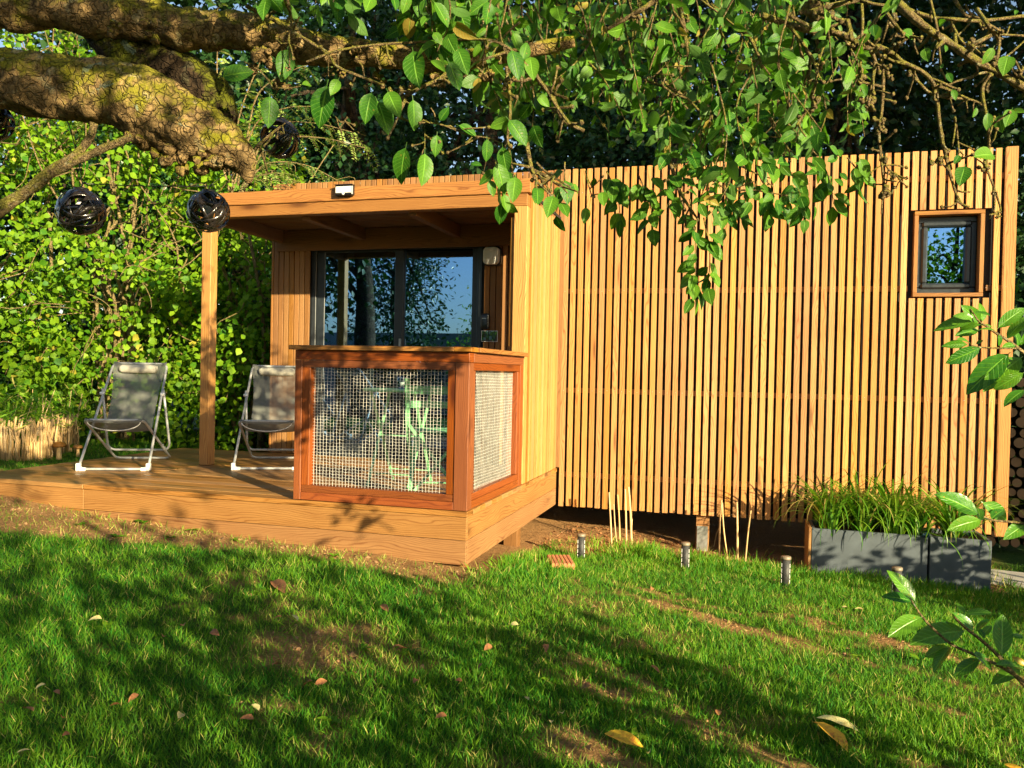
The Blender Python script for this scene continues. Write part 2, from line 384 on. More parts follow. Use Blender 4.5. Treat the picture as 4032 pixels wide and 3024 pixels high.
M['grass'] = leaf_mat('grass_blades', (.022, .165, .010), (.245, .40, .018), (.50, .41, .14), .32, .6, 0., .89, spec=.2)
M['bark'] = bark_mat('apple_bark', (.46, .30, .13), (.26, .25, .012), (.46, .38, .2), .62, 17.)
M['shadebark'] = bark_mat('shaded_mossy_bark', (.07, .045, .025), (.17, .19, .012), (.10, .09, .05), .75, 15.)  # bark colour darkened to stand in for shade on the forked limb
M['twig'] = bark_mat('mossy_twig_bark', (.44, .31, .15), (.33, .31, .05), (.46, .42, .26), .7, 45.)
M['stem'] = bark_mat('shrub_stems', (.50, .36, .17), (.30, .26, .06), (.5, .45, .3), .3, 30.)
M['darkbark'] = bark_mat('dark_trunk_bark', (.10, .07, .045), (.06, .08, .02), (.14, .14, .1), .3, 6.)
def fallen(name, c1, c2):
    m, nt = new_mat(name); N = NT(nt); o = N.obj(); n = N.noise(o, 55, 3, .6)
    N.end(N.bsdf(N.mix(N.mr(n, .5, .68), c1, c2), .55, .3, N.bump(N.noise(o, 160, 2), .4, .003))); return m
M['yleaf'] = fallen('yellow_fallen_leaf', (.72, .42, .03), (.50, .18, .03)); M['bleaf'] = fallen('brown_fallen_leaf', (.30, .13, .05), (.14, .06, .03)); M['pleaf'] = fallen('pale_fallen_leaf', (.58, .52, .22), (.42, .33, .12))
def ground_m():
    m, nt = new_mat('lawn_soil'); N = NT(nt); o = N.obj(); d = N.n('ShaderNodeAttribute', attribute_name='dirt').outputs['Fac']
    n1 = N.noise(o, 9, 5, .65); n2 = N.noise(o, 60, 4, .7); n3 = N.noise(o, 2.2, 3)
    soil = N.mix(N.mr(n2, .3, .7), (.20, .095, .036), (.52, .29, .12)); soil = N.mix(N.mr(n1, .35, .7, 0., .6), soil, (.30, .16, .065))
    th = N.mix(N.mr(n2, .3, .7), (.014, .060, .006), (.06, .11, .016))
    c = N.mix(d, th, soil)
    N.end(N.bsdf(c, .95, .1, N.bump(N.math('ADD', n2, N.math('MULTIPLY', n1, 2.)), .8, .03))); return m
M['ground'] = ground_m()
#==PART2==
W = 2.434; ZT = 2.668; ZB = -.337; XL = -2.948; XR = 3.586; PY = 1.26
XS = -2.857   # joint between the two deck modules
XD = -3.962
# ------------------------------------------------------------------ ground
GC = np.array([(0, -.05, -.345), (-.1, 1.4, -.49), (1.29, 2.55, -.655), (2.1, 1.95, -.655), (3.45, 1.95, -.70), (.42, 1.4, -.54), (1.22, 1.3, -.545), (1.89, .95, -.515), (2.58, 1.05, -.545),
    (-1.5, .6, -.42), (-3.6, -.01, -.118), (-3.12, -.01, -.171), (-2.385, -.01, -.233), (-1.722, -.01, -.255), (-1.09, -.01, -.286), (-.555, -.01, -.305), (1, -2, -.37), (0, -4, -.38), (3, -2, -.43),
    (-2.5, -2, -.28), (-4.4, 1.2, -.06), (-4.1, .5, -.05), (-4.2, 2.2, -.06), (5, 2.5, -.72), (4, -4, -.45), (0, 4.5, -.6), (-5, 5, -.05), (3, 5, -.7), (-4, -4, -.25), (8, 0, -.6), (-3.9, 2.4, -.10), (-6, -.5, -.05)])
def _fit():
    n = len(GC); A = np.zeros((n+3, n+3)); d = np.linalg.norm(GC[:, None, :2]-GC[None, :, :2], axis=2)
    A[:n, :n] = d-np.eye(n)*.03; A[:n, n] = 1; A[:n, n+1:] = GC[:, :2]; A[n, :n] = 1; A[n+1:, :n] = GC[:, :2].T
    return np.linalg.solve(A, np.concatenate([GC[:, 2], [0, 0, 0]]))
_gw = _fit()
def gz(P):
    P = np.atleast_2d(P)[:, :2]; z = np.zeros(len(P))
    for k in range(0, len(P), 20000):
        p = P[k:k+20000]; d = np.linalg.norm(p[:, None]-GC[None, :, :2], axis=2); z[k:k+20000] = d@_gw[:-3]+_gw[-3]+p@_gw[-2:]
    r = np.linalg.norm(P-np.array([0, 0]), axis=1); t = np.clip((r-7)/6, 0, 1); z = z*(1-t)+(-.45)*t
    p3 = np.c_[P, np.zeros(len(P))]
    return np.clip(z, -1, .3)+(fbm(p3, 2.5, 5)-.5)*.03+(fbm(p3, 11., 9)-.5)*.012
def sst(a, b, x): t = np.clip((x-a)/(b-a), 0, 1); return t*t*(3-2*t)
def dirt(P):
    P = np.atleast_2d(P)[:, :2]; x, y = P[:, 0], P[:, 1]; p3 = np.c_[P, np.zeros(len(P))]
    n = fbm(p3, 3.2, 3); n2 = fbm(p3, 12., 4)
    a = x*.86-y*.5; b = x*.5+y*.86
    st = fbm(np.c_[a*.8, b*5.5, b*0], 1., 12)
    edge = -.50-.10*np.sin(x*1.7)+(n-.5)*.35+(n2-.5)*.12
    edge = edge+np.where(x < -2.6, (x+2.6)*.13, 0)
    d = sst(edge-.05, edge+.05, y)*sst(.22, .05, x+(n-.5)*.25)*sst(-4.4, -3.9, x+(n2-.5)*.6)*(y < .3)*.9
    d = np.maximum(d, sst(1.75, 2.05, y+(n-.5)*.5)*(x > -.3)*sst(3.9, 3.4, x))
    d = np.maximum(d, (x < .1)*(y > .1)*(x > XD)*1.)
    d = np.maximum(d, sst(.35, .15, np.hypot((x-.45)*.8, (y-1.75)))*.9)
    # worn streaks in the right foreground and bare patch near bottom left
    d = np.maximum(d, sst(.56, .66, st+(n2-.5)*.34)*sst(.6, 1.2, x)*sst(.9, .2, y)*.9)
    d = np.maximum(d, sst(.42, .2, np.hypot((x+.05)*.75, (y+1.55)*1.0)+(n-.5)*.5)*.8)
    d = np.maximum(d, sst(.68, .78, n+(n2-.5)*.25)*.5*(y < 1.2))
    return np.clip(d, 0, 1)
def ground():
    xs = np.concatenate([[-70, -40, -25, -15, -10, -8], np.arange(-6.5, 6.51, .05), [7.5, 9, 12, 18, 30, 50, 80]]); ys = np.concatenate([[-80, -50, -30, -18, -12, -8, -6], np.arange(-4.6, 4.01, .05), [4.5, 5.5, 7, 10, 15, 25, 45, 80]])
    X, Y = np.meshgrid(xs, ys); P = np.c_[X.ravel(), Y.ravel()]; z = gz(P); nx, ny = len(xs), len(ys)
    me = bpy.data.meshes.new('ground'); i = np.arange(nx*ny).reshape(ny, nx)
    F_ = np.stack([i[:-1, :-1], i[:-1, 1:], i[1:, 1:], i[1:, :-1]], -1).reshape(-1, 4)
    me.from_pydata(np.c_[P, z].tolist(), [], F_.tolist()); me.polygons.foreach_set('use_smooth', np.ones(len(F_), bool))
    a = me.attributes.new('dirt', 'FLOAT', 'POINT'); a.data.foreach_set('value', dirt(P).astype(np.float32))
    tag(link_mesh('ground', me, M['ground'], None), kind='structure')
ground()
BLADE = (np.array([(0, -.030, 0), (0, .030, 0), (.55, -.026, -.05), (.55, .026, -.05), (1, 0, -.22)]), np.array([(0, -1), (0, 1), (.5, -1), (.5, 1), (1, 0)]), [(0, 2, 3, 1), (2, 4, 3)])
def grass():
    n = 1500000; P = np.c_[RNG.uniform(-5.2, 5.6, n), RNG.uniform(-3.2, 3.2, n)]
    P3 = np.c_[P, np.full(n, -.4)]; q = proj(P3)
    ok = (q[:, 2] > .8) & (q[:, 0] > -90) & (q[:, 0] < 2300) & (q[:, 1] < 1760) & ~((P[:, 0] < .02) & (P[:, 0] > XD) & (P[:, 1] > -.012)) & ~((P[:, 0] > .0) & (P[:, 1] > 2.5) & (P[:, 0] < 3.55))
    ok &= ~((P[:, 0] > 2.1) & (P[:, 0] < 3.36) & (P[:, 1] > 1.94) & (P[:, 1] < 2.36))
    P, q = P[ok], q[ok]
    p3 = np.c_[P, np.zeros(len(P))]; clump = fbm(p3, 7., 21); d = dirt(P)
    pr = np.clip((2.9/q[:, 2])**1.5, .22, 1)*np.clip(.25+clump*1.5, .2, 1)*(1-d*.95)
    k = RNG.uniform(size=len(P)) < pr*.74; P, q, clump, d = P[k], q[k], clump[k], d[k]; p3 = np.c_[P, np.zeros(len(P))]
    m = len(P); z = gz(P)
    tall = fbm(p3, 1.3, 31)
    H = RNG.uniform(.022, .05, m)*(.7+.7*tall)
    near = np.minimum(np.hypot(P[:, 0]-.75, P[:, 1]-1.85), 9); H *= 1+1.6*sst(.55, .15, near)
    H *= 1+1.3*sst(1.0, 1.8, P[:, 1])*(P[:, 0] > 1.2)*(P[:, 0] < 3.6)
    H *= 1+.8*sst(.5, .1, np.hypot(P[:, 0]-.2, (P[:, 1]-.3)*.5))
    lean = np.c_[RNG.normal(size=(m, 2))*.55, np.ones(m)]
    yel = np.clip(RNG.beta(1.5, 2.2, m)*.75+.32*(fbm(p3, 2.1, 44)-.5)+.16*d, 0, .885)
    yel = np.where(RNG.uniform(size=m) < .055+.25*d, RNG.uniform(.9, 1, m), yel)
    Sw = H
    o = cloud_mesh('lawn_grass', [(BLADE, np.c_[P, z-.004], unit(lean), rdir(m), Sw, yel)], M['grass'], None, 'stuff')
    tag(o, 'short patchy lawn grass covering the ground in front of the cabin', 'grass')
    return m
NG = grass()

# ------------------------------------------------------------------ deck
deck = thing('deck', 'raised timber terrace with golden boards in front of the cabin', 'deck', (0, 0, 0))
b = MB(); y = -.006; k = 0
while y < W-.01:
    y1 = min(y+.118, W-.002)
    for (x0, x1) in ((XD, XS-.003), (XS+.003, .006)): b.box(x0+random.uniform(0, .003), x1, y, y1, -.032, random.uniform(-.0012, .0012))
    y = y1+.0055
b.build('deck_boards', M['deckwood'], deck, .002)
for z0, z1 in ((-.177, -.035), (-.327, -.180)):
    for x0, x1 in ((XD, XS-.0015), (XS+.0015, 0)):
        b = MB(); b.box(x0, x1, .002, .029, z0, z1); b.build('fascia_board', M['fascia'], deck, .002)
    b = MB(); b.box(-.027, 0, .030, W-.003, z0, z1); b.build('fascia_board', M['fascia'], deck, .002)
    b = MB(); b.box(XD, XD+.027, .030, W-.003, z0, z1); b.build('fascia_board', M['fascia'], deck, .002)
b = MB(); b.box(-.16, -.05, 1.34, 1.44, -.62, -.06); b.build('support_post', M['batten'], deck, .003)
b = MB(); b.box(-.14, -.03, .06, .15, -.62, -.06); b.build('support_post', M['batten'], deck, .003)
b = MB()
for i in range(7): b.box(-3.9, -.04, .3+i*.33, .345+i*.33, -.15, -.036)
b.build('joist', M['batten'], deck)

# ------------------------------------------------------------------ cabin
cabin = thing('timber_cabin', 'flat roofed garden cabin clad in upright larch slats with black gaps', 'cabin', (0, W, ZB))
DX0, DX1, DZ = -2.525, -.752, 2.125      # sliding door opening
WX0, WX1, WZ0, WZ1 = 2.868, 3.366, 1.517, 2.193   # window trim, outside
w = MB()
def wl(x0, x1, z0, z1): w.box(x0, x1, W+.052, W+.16, z0, z1)
wl(XL+.02, DX0, ZB+.02, ZT-.05); wl(DX0, DX1, DZ, ZT-.05); wl(DX0, DX1, ZB+.02, -.02); wl(DX1, WX0+.02, ZB+.02, ZT-.05)
wl(WX0+.02, WX1-.02, ZB+.02, WZ0+.02); wl(WX0+.02, WX1-.02, WZ1-.02, ZT-.05); wl(WX1-.02, XR-.02, ZB+.02, ZT-.05)
w.box(XL+.02, XL+.12, W+.16, W+2.5, ZB+.02, ZT-.05); w.box(XR-.12, XR-.02, W+.16, W+2.5, ZB+.02, ZT-.05); w.box(XL+.12, XR-.12, W+2.4, W+2.5, ZB+.02, ZT-.05)
w.build('wall', M['blk'], cabin)
w = MB(); w.box(XL+.025, XR-.025, W+.055, W+2.495, ZT-.12, ZT-.045); w.build('roof', M['blk'], cabin)
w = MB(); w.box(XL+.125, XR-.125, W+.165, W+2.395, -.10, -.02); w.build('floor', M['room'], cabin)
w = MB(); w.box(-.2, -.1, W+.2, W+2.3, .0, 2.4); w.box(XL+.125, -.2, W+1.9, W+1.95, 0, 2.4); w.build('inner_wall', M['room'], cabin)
s = MB(); PITCH_X = .0655
def slat(x0, wd, z0, z1): s.box(x0, x0+wd, W+random.uniform(-.0015, .0015), W+.018, z0+random.uniform(-.004, .004), z1+random.uniform(-.003, .003))
x = .026
while x < XR-.085:
    wd = .0435+random.uniform(-.0015, .0015); xx = x+random.uniform(-.0015, .0015)
    if xx+wd > WX0-.004 and xx < WX1+.004: slat(xx, wd, ZB, WZ0-.012); slat(xx, wd, WZ1+.012, ZT)
    else: slat(xx, wd, ZB, ZT)
    x += PITCH_X
s.box(XR-.082, XR-.001, W-.001, W+.021, ZB-.01, ZT+.004)
nfs = len(s.f); x = .026
while x < XR-.085:
    for zc in (2.457, 1.587, .702, -.054):
        if not (x+.05 > WX0 and x < WX1 and WZ0-.02 < zc < WZ1+.02):
            cx_ = x+.022+random.uniform(-.005, .005); zz = zc+random.uniform(-.006, .006); s.box(cx_-.0028, cx_+.0028, W-.0022, W+.004, zz-.0028, zz+.0028)
    x += PITCH_X
o = s.build('slat_cladding', M['larch'], cabin, .0012); o.data.materials.append(M['galv'])
for f in o.data.polygons[nfs:]: f.material_index = 1
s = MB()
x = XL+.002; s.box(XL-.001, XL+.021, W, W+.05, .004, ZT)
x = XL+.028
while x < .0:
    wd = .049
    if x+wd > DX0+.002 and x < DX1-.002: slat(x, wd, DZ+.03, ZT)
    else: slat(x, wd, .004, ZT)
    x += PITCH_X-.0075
s.build('porch_cladding', M['porch_shade'], cabin, .0016)
b = MB()
for zc in (2.457, 1.587, .702, -.054):
    for x0, x1 in (((.02, XR-.02),) if not (WZ0 < zc < WZ1) else ((.02, WX0-.03), (WX1+.03, XR-.02))): b.box(x0, x1, W+.0225, W+.051, zc-.022, zc+.022)
    if zc > 2.2: b.box(XL+.03, -.03, W+.0225, W+.051, zc-.022, zc+.022)
b.build('batten', M['batten'], cabin)
# window
wt = MB(); t_ = .030
wt.box(WX0, WX1, W-.012, W+.13, WZ1-t_, WZ1); wt.box(WX0, WX1, W-.012, W+.13, WZ0, WZ0+t_); wt.box(WX0, WX0+t_, W-.010, W+.13, WZ0+t_+.001, WZ1-t_-.001); wt.box(WX1-t_, WX1, W-.010, W+.13, WZ0+t_+.001, WZ1-t_-.001)
win = wt.build('window', M['pine'], cabin, .002)
def rect_frame(mb, x0, x1, z0, z1, y0, y1, t):
    mb.box(x0, x1, y0, y1, z1-t, z1); mb.box(x0, x1, y0, y1, z0, z0+t); mb.box(x0, x0+t, y0, y1, z0+t, z1-t); mb.box(x1-t, x1, y0, y1, z0+t, z1-t)
f_ = MB(); rect_frame(f_, WX0+t_+.002, WX1-t_-.002, WZ0+t_+.002, WZ1-t_-.002, W+.075, W+.128, .048); f_.build('frame', M['anthracite'], win, .006)
f_ = MB(); rect_frame(f_, WX0+t_+.040, WX1-t_-.040, WZ0+t_+.040, WZ1-t_-.040, W+.056, W+.12, .044); f_.build('sash', M['anthracite'], win, .012)
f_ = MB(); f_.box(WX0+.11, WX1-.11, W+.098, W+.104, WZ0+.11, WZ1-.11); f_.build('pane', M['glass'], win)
# sliding door
dr = MB(); y0, y1 = W+.045, W+.13
dr.box(DX0, DX1, y0, y1, DZ-.045, DZ); dr.box(DX0, DX1, y0, y1, -.005, .04); dr.box(DX0, DX0+.05, y0, y1, .04, DZ-.045); dr.box(DX1-.05, DX1, y0, y1, .04, DZ-.045)
door = dr.build('sliding_door', M['anthracite'], cabin, .004)
f_ = MB(); rect_frame(f_, DX0+.052, -1.555, .045, DZ-.05, W+.062, W+.082, .085); f_.build('sash', M['anthracite'], door, .004)
f_ = MB(); rect_frame(f_, -1.62, DX1-.045, .045, DZ-.05, W+.092, W+.112, .07); f_.build('sash', M['anthracite'], door, .004)
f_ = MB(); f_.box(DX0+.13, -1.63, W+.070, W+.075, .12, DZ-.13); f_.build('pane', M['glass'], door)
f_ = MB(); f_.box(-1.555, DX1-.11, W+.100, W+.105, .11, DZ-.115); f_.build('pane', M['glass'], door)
f_ = MB(); f_.box(-1.575, -1.56, W+.030, W+.061, .85, 1.15); f_.build('handle', M['galv'], door, .003)
# feet under the front edge
for fx in (1.285, 3.2):
    g0 = float(gz([(fx, W+.09)])[0]); b = MB(); b.box(fx-.055, fx+.055, W+.07, W+.16, g0-.08, ZB+.03); p = b.build('support_post', M['fascia'], cabin, .002)
    b = MB(); b.box(fx-.045, fx+.045, W+.064, W+.069, g0-.02, g0+.215); pl = b.build('steel_bracket', M['galv'], p)
# curtains inside
def curtain(label, x0, x1, y, folds, ph):
    n = 90; V = []; Fc = []
    for i in range(n+1):
        t = i/n; xx = x0+(x1-x0)*t; yy = y+.028*math.sin(t*folds*6.283+ph)+.008*math.sin(t*folds*15+1)
        V += [(xx, yy, .03), (xx+.004*math.sin(i), yy*1.0, 1.1), (xx, yy, 2.09)]
    for i in range(n):
        for k in (0, 1): a = i*3+k; Fc.append((a, a+3, a+4, a+1))
    b = MB(); b.add(V, Fc, None, .5, True); o = b.build('curtain', M['curtain']); tag(o, label, 'curtain', 'curtains behind the sliding door')
curtain('narrow sheer curtain gathered behind the door glass nearest the slatted corner', -2.40, -2.16, W+.22, 5, 0)
# ------------------------------------------------------------------ pergola
perg = thing('pergola', 'orange timber porch roof with doubled front beam over the terrace', 'pergola', (-1.5, PY, 0))
PX = -2.877
b = MB(); b.box(PX-.02, -.004, PY+.006, PY+.10, 2.112, 2.206); b.build('lower_beam', M['pine'], perg, .003)
b = MB(); b.box(PX-.05, .022, PY-.008, PY+.10, 2.208, 2.314); b.build('upper_beam', M['pine'], perg, .003)
b = MB(); b.box(PX, PX+.091, PY+.01, PY+.101, .002, 2.111); b.build('post', M['larch'], perg, .004)
b = MB(); b.box(-.105, 0, PY+.008, PY+.10, .002, 2.111); b.build('post', M['larch'], perg, .004)
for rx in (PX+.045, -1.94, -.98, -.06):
    b = MB(); b.box(rx-.035, rx+.035, PY+.101, W-.036, 2.085, 2.195); b.build('rafter', M['batten'], perg, .003)  # darker wood on rafters, plate and roof slats imitates the under-roof shade
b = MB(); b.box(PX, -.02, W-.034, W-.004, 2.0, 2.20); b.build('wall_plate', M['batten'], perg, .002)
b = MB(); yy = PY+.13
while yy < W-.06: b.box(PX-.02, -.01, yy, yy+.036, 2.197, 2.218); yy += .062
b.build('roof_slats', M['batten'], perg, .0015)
b = MB(); b.box(PX-.03, -.005, PY+.102, W-.002, 2.222, 2.245); b.build('roof_sheet', M['blk'], perg)
# slatted side screen
scr = thing('slatted_screen', 'pale yellow side screen of close narrow upright slats at the porch end', 'screen', (0, 1.9, 0))
b = MB(); yy = PY+.145; k = 0
while yy < W-.03:
    wd = random.choice((.026, .030, .034)); b.box(-.024+random.uniform(-.002, .002), random.uniform(-.004, .002), yy, min(yy+wd, W-.004), .003, 2.19)
    yy += wd+(.016 if k != 13 else .034); k += 1  # one wider slot, added to let a strip of sun onto the wall
b.build('slats', M['screen'], scr, .0012)
b = MB(); b.box(-.03, .004, PY+.103, PY+.139, .003, 2.19); b.build('edge_trim', M['pine'], scr, .002)
for zc in (.12, .8, 1.5, 2.05): b = MB(); b.box(-.055, -.0275, PY+.15, 1.86, zc-.02, zc+.02); b.build('batten', M['batten'], scr)
b = MB(); b.box(-.135, -.108, PY+.03, PY+.085, 1.05, 2.03); o = b.build('upright_board', M['pine'], None, .002); tag(o, 'short upright board fixed on the inside of the porch corner post', 'board')

# ------------------------------------------------------------------ railing
rail = thing('railing', 'reddish brown corner railing with pale wire mesh panels and flat top', 'railing', (-.5, .3, 0))
RX = -1.189
b = MB(); b.box(RX-.03, -.0925, -.032, .105, .970, .999); b.bar((-.0345, -.032, .9845), (-.0345, .105, .9845), .112, .029); b.build('top_board', M['pine'], rail, .002)
b = MB(); b.box(-.10, .034, .107, 1.245, .9705, .9992); b.build('top_board', M['pine'], rail, .002)
def rpart(nm, *a): bb = MB(); bb.box(*a); return bb.build(nm, M['redwood'], rail, .0025)
rpart('post', -.088, 0, 0.001, .089, .003, .905); rpart('post', RX, RX+.05, .001, .089, .003, .905)
rpart('rail', RX, 0, .001, .09, .9065, .968); rpart('rail', -.09, 0, .0915, 1.245, .9065, .968)
for (x0, x1) in ((RX+.052, -.090),):
    rpart('rail', x0, x1, .006, .084, .858, .9045); rpart('rail', x0, x1, .003, .088, .003, .052); rpart('rail', x0+.001, x1-.001, .008, .082, .053, .096)
    rpart('stile', x0, x0+.055, .008, .082, .097, .857); rpart('stile', x1-.05, x1, .008, .082, .097, .857)
rpart('post', -.089, -.001, 1.165, 1.245, .003, .905)
rpart('rail', -.084, -.005, .0905, 1.163, .858, .9045); rpart('rail', -.088, -.002, .0905, 1.163, .003, .052); rpart('rail', -.083, -.006, .0915, 1.162, .053, .096)
rpart('stile', -.082, -.008, .0905, .145, .097, .857); rpart('stile', -.082, -.008, 1.11, 1.162, .097, .857)
def mesh_panel(P0, ax, L, z0, z1):
    b = MB(); n = int(L/.0232); m = int((z1-z0)/.0208); ax = np.array(ax, float); nr = np.array([ax[1], -ax[0], 0])
    for i in range(n+1):
        s0 = L*(i+.5)/(n+1); bend = random.uniform(-.0025, .0025)
        pts = [np.array(P0)+ax*(s0+bend*math.sin(t*3.1)+.0012*math.sin(t*23+i))+np.array([0, 0, z0+(z1-z0)*t]) for t in np.linspace(0, 1, 14)]; b.tube(pts, .0010, 5, False)
    for j in range(m+1):
        z = z0+(z1-z0)*(j+.5)/(m+1); pts = []
        for q in np.linspace(0, 1, 2*n+1): pts.append(np.array(P0)+ax*L*q+nr*(.0016*math.cos(q*n*math.pi))+np.array([0, 0, z+.0022*math.sin(q*n*math.pi+j)+.004*math.sin(q*5+j*.4)]))
        b.tube(pts, .0009, 4, False)
    b.build('mesh_panel', M['wire'], rail)
mesh_panel((RX+.106, .05, 0), (1, 0, 0), 1.189-.106-.14, .096, .858)
mesh_panel((-.045, .145, 0), (0, 1, 0), .965, .096, .858)

# ------------------------------------------------------------------ lamps and fittings
sol = thing('solar_light', 'small black solar wall light with white panel on the porch beam', 'light', (-1.51, PY-.04, 2.28))
b = MB(); b.box(-1.592, -1.432, PY-.055, PY-.009, 2.238, 2.318); b.build('housing', M['blackpl'], sol, .008)
b = MB(); b.box(-1.580, -1.444, PY-.060, PY-.054, 2.256, 2.308); b.build('panel', M['white'], sol, .004)
b = MB(); b.lathe([(.0, .014), (.008, .012), (.013, .004), (.013, 0)], (0, 0, 0), 14); o = b.build('sensor', M['white'], sol, 0, True); o.rotation_euler = (R(90), 0, 0); o.location = (-.005, -.012, -.028)
b = MB(); b.box(-1.592, -1.432, PY-.062, PY-.009, 2.319, 2.326); b.build('solar_panel', M['blackpl'], sol, .003)
def rbox(mb, cx, cz, w_, h_, y0, y1, r_, n=6, infl=0.):
    """rounded plate in the XZ plane, swelling towards -Y"""
    pts = []
    for qx, qz, a0 in ((1, 1, 0), (-1, 1, 90), (-1, -1, 180), (1, -1, 270)):
        for k in range(n+1): a = R(a0+90*k/n); pts.append((cx+qx*(w_/2-r_)+r_*math.cos(a), cz+qz*(h_/2-r_)+r_*math.sin(a)))
    m = len(pts); V = []; Fc = []
    rings = [(1, y1), (1, y0+(y1-y0)*.25), (.97, y0+(y1-y0)*.06), (.90, y0), (.5, y0-infl)]
    for sc, yy in rings: V += [(cx+(p[0]-cx)*sc, yy, cz+(p[1]-cz)*sc) for p in pts]
    for i in range(len(rings)-1):
        for k in range(m): Fc.append((i*m+k, i*m+(k+1) % m, (i+1)*m+(k+1) % m, (i+1)*m+k))
    Fc.append(tuple(range((len(rings)-1)*m, len(rings)*m))); mb.add(V, Fc, None, None, True)
blk = thing('bulkhead_lamp', 'square rounded outdoor wall lamp with frosted cover beside the glass door', 'lamp', (-.63, W, 1.905))
b = MB(); rbox(b, -.628, 1.905, .165, .175, W-.055, W-.002, .035); b.build('base', M['blackpl'], blk)
b = MB(); rbox(b, -.632, 1.905, .15, .158, W-.09, W-.056, .04, 6, .012); b.build('diffuser', M['white'], blk)
b = MB(); b.tube([(-.60, W-.01, 1.99), (-.60, W-.014, 2.02), (-.585, W-.012, 2.05), (-.585, W-.006, 2.10)], .004, 6); b.build('cable', M['blackpl'], blk)
kb = thing('key_box', 'small glossy black key box on the slats right of the door', 'key box', (-.694, W, 1.31))
b = MB(); rbox(b, -.694, 1.313, .078, .145, W-.045, W-.002, .018, 5, .004); b.build('body', M['blackpl'], kb)
b = MB(); b.box(-.715, -.673, W-.052, W-.050, 1.335, 1.342); b.build('button_strip', M['galv'], kb)
sg = thing('notice_holder', 'clear acrylic notice holder with pale edge under the black key box', 'notice', (-.65, W, 1.18))
f_ = MB(); rect_frame(f_, -.73, -.573, 1.128, 1.228, W-.016, W-.010, .004); f_.build('edge', M['white'], sg)
f_ = MB(); f_.box(-.726, -.577, W-.0135, W-.0115, 1.132, 1.224); f_.build('panel', M['clear'], sg)
f_ = MB(); f_.box(-.712, -.688, W-.0105, W-.009, 1.14, 1.165); f_.build('paper', M['white'], sg)
f_ = MB(); f_.box(-.655, -.632, W-.0105, W-.009, 1.145, 1.175); f_.build('paper', M['white'], sg)

# ------------------------------------------------------------------ deck chairs
def ubar(b, w0, y0, z0, w1, y1, z1, r_, rad=.012, bar0=True, bar1=True):
    """U or closed tube frame from bar (y0,z0) to bar (y1,z1)"""
    p0 = np.array([0, y0, z0]); p1 = np.array([0, y1, z1]); d = unit(p1-p0); pts = []
    X = np.array([1., 0, 0])
    def corner(c, a, b_):   # quarter bend at c from direction a to b_
        return [c-a*r_+0*a, c-a*r_*.62+b_*r_*.09, c-a*r_*.3+b_*r_*.3, c-a*r_*.09+b_*r_*.62, c+b_*r_]
    cL, cR = p0-X*w0, p0+X*w0; tR, tL = p1+X*w1, p1-X*w1; dR = unit(tR-cR); dL = unit(tL-cL)
    if bar0: pts = [tL-(tL-cL)*0]+[cL+dL*r_*1.3]+corner(cL, -dL, X)+corner(cR, X, dR)+[cR+dR*r_*1.3, tR]
    if bar0 and bar1:
        pts = corner(cL, -dL, X)+corner(cR, X, dR)+corner(tR, dR, -X)+corner(tL, -X, -dL); b.tube(pts, rad, 10, False, closed=True)
    else: b.tube(pts, rad, 10)
dc = thing('deck_chair', 'folding deck chair with grey see-through sling standing at the far terrace end by the hedge', 'deck chair', (-3.218, .672, 0), .443, 'grey folding deck chairs on the terrace')
b = MB(); ubar(b, .262, .0, .014, .222, .70, .86, .05, .0105); b.build('back_frame', M['grey_metal'], dc, 0, True)
b = MB(); ubar(b, .232, .82, .014, .225, .0, .405, .05, .0105); b.build('seat_frame', M['grey_metal'], dc, 0, True)
b = MB(); ubar(b, .258, .69, .10, .245, .49, .64, .06, .010, True, False)
for sx in (-1, 1):
    for q in (.30, .42, .54): c0 = np.array([sx*.23, .82-.82*q*.55-.03, .014+.391*q*.55+.012]); b.box(c0[0]-.008, c0[0]+.008, c0[1]-.012, c0[1]+.012, c0[2]-.004, c0[2]+.022)
b.build('prop_frame', M['grey_metal'], dc, 0, True)
for sx in (-1, 1):
    b = MB(); b.box(sx*.235-.03, sx*.235+.03, -.018, .02, .0, .027); b.box(sx*.262-.016, sx*.262+.016, -.018, .03, .0, .06); b.build('end_cap', M['white'], dc, .005, True)
    b = MB(); b.tube([(sx*.262, .48, .6), (sx*.225, .48, .6)], .014, 10); b.build('pivot_cap', M['white'], dc, 0, True)
prof = [(.722, .845, .200), (.716, .872, .214), (.700, .878, .218), (.684, .868, .222), (.655, .80, .216), (.60, .69, .196), (.54, .57, .188), (.475, .45, .186), (.41, .355, .19), (.34, .305, .198), (.26, .295, .204), (.17, .325, .208), (.08, .375, .212), (.02, .412, .216), (-.004, .421, .216), (-.017, .408, .214), (-.012, .392, .212)]
n = 14; V = []; Fc = []
for (y_, z_, hw) in prof:
    for i in range(n+1): t = 2*i/n-1; V.append((t*hw, y_+.006*(1-t*t), z_-.012*(1-t*t)))
for i in range(len(prof)-1):
    for k in range(n): a = i*(n+1)+k; Fc.append((a, a+1, a+n+2, a+n+1))
b = MB(); b.add(V, Fc, None, .5, True); o = b.build('sling', M['sling'], dc, 0, True); sm_ = o.modifiers.new('s', 'SUBSURF'); sm_.levels = sm_.render_levels = 2
b = MB(); P_ = [(-.155, .645, .808), (-.150, .643, .81), (-.13, .641, .813), (0, .638, .812), (.13, .641, .813), (.15, .643, .81), (.155, .645, .808)]; b.tube(P_, [.008, .030, .037, .039, .037, .030, .008], 14)
b.build('head_pillow', M['pillow'], dc, 0, True)
b = MB(); b.tube([(.20*math.cos(math.pi*q), -.005+.02*math.sin(math.pi*q), .395-.075*math.sin(math.pi*q)) for q in np.linspace(0, 1, 14)], .0035, 6); b.build('stop_cord', M['white'], dc, 0, True)
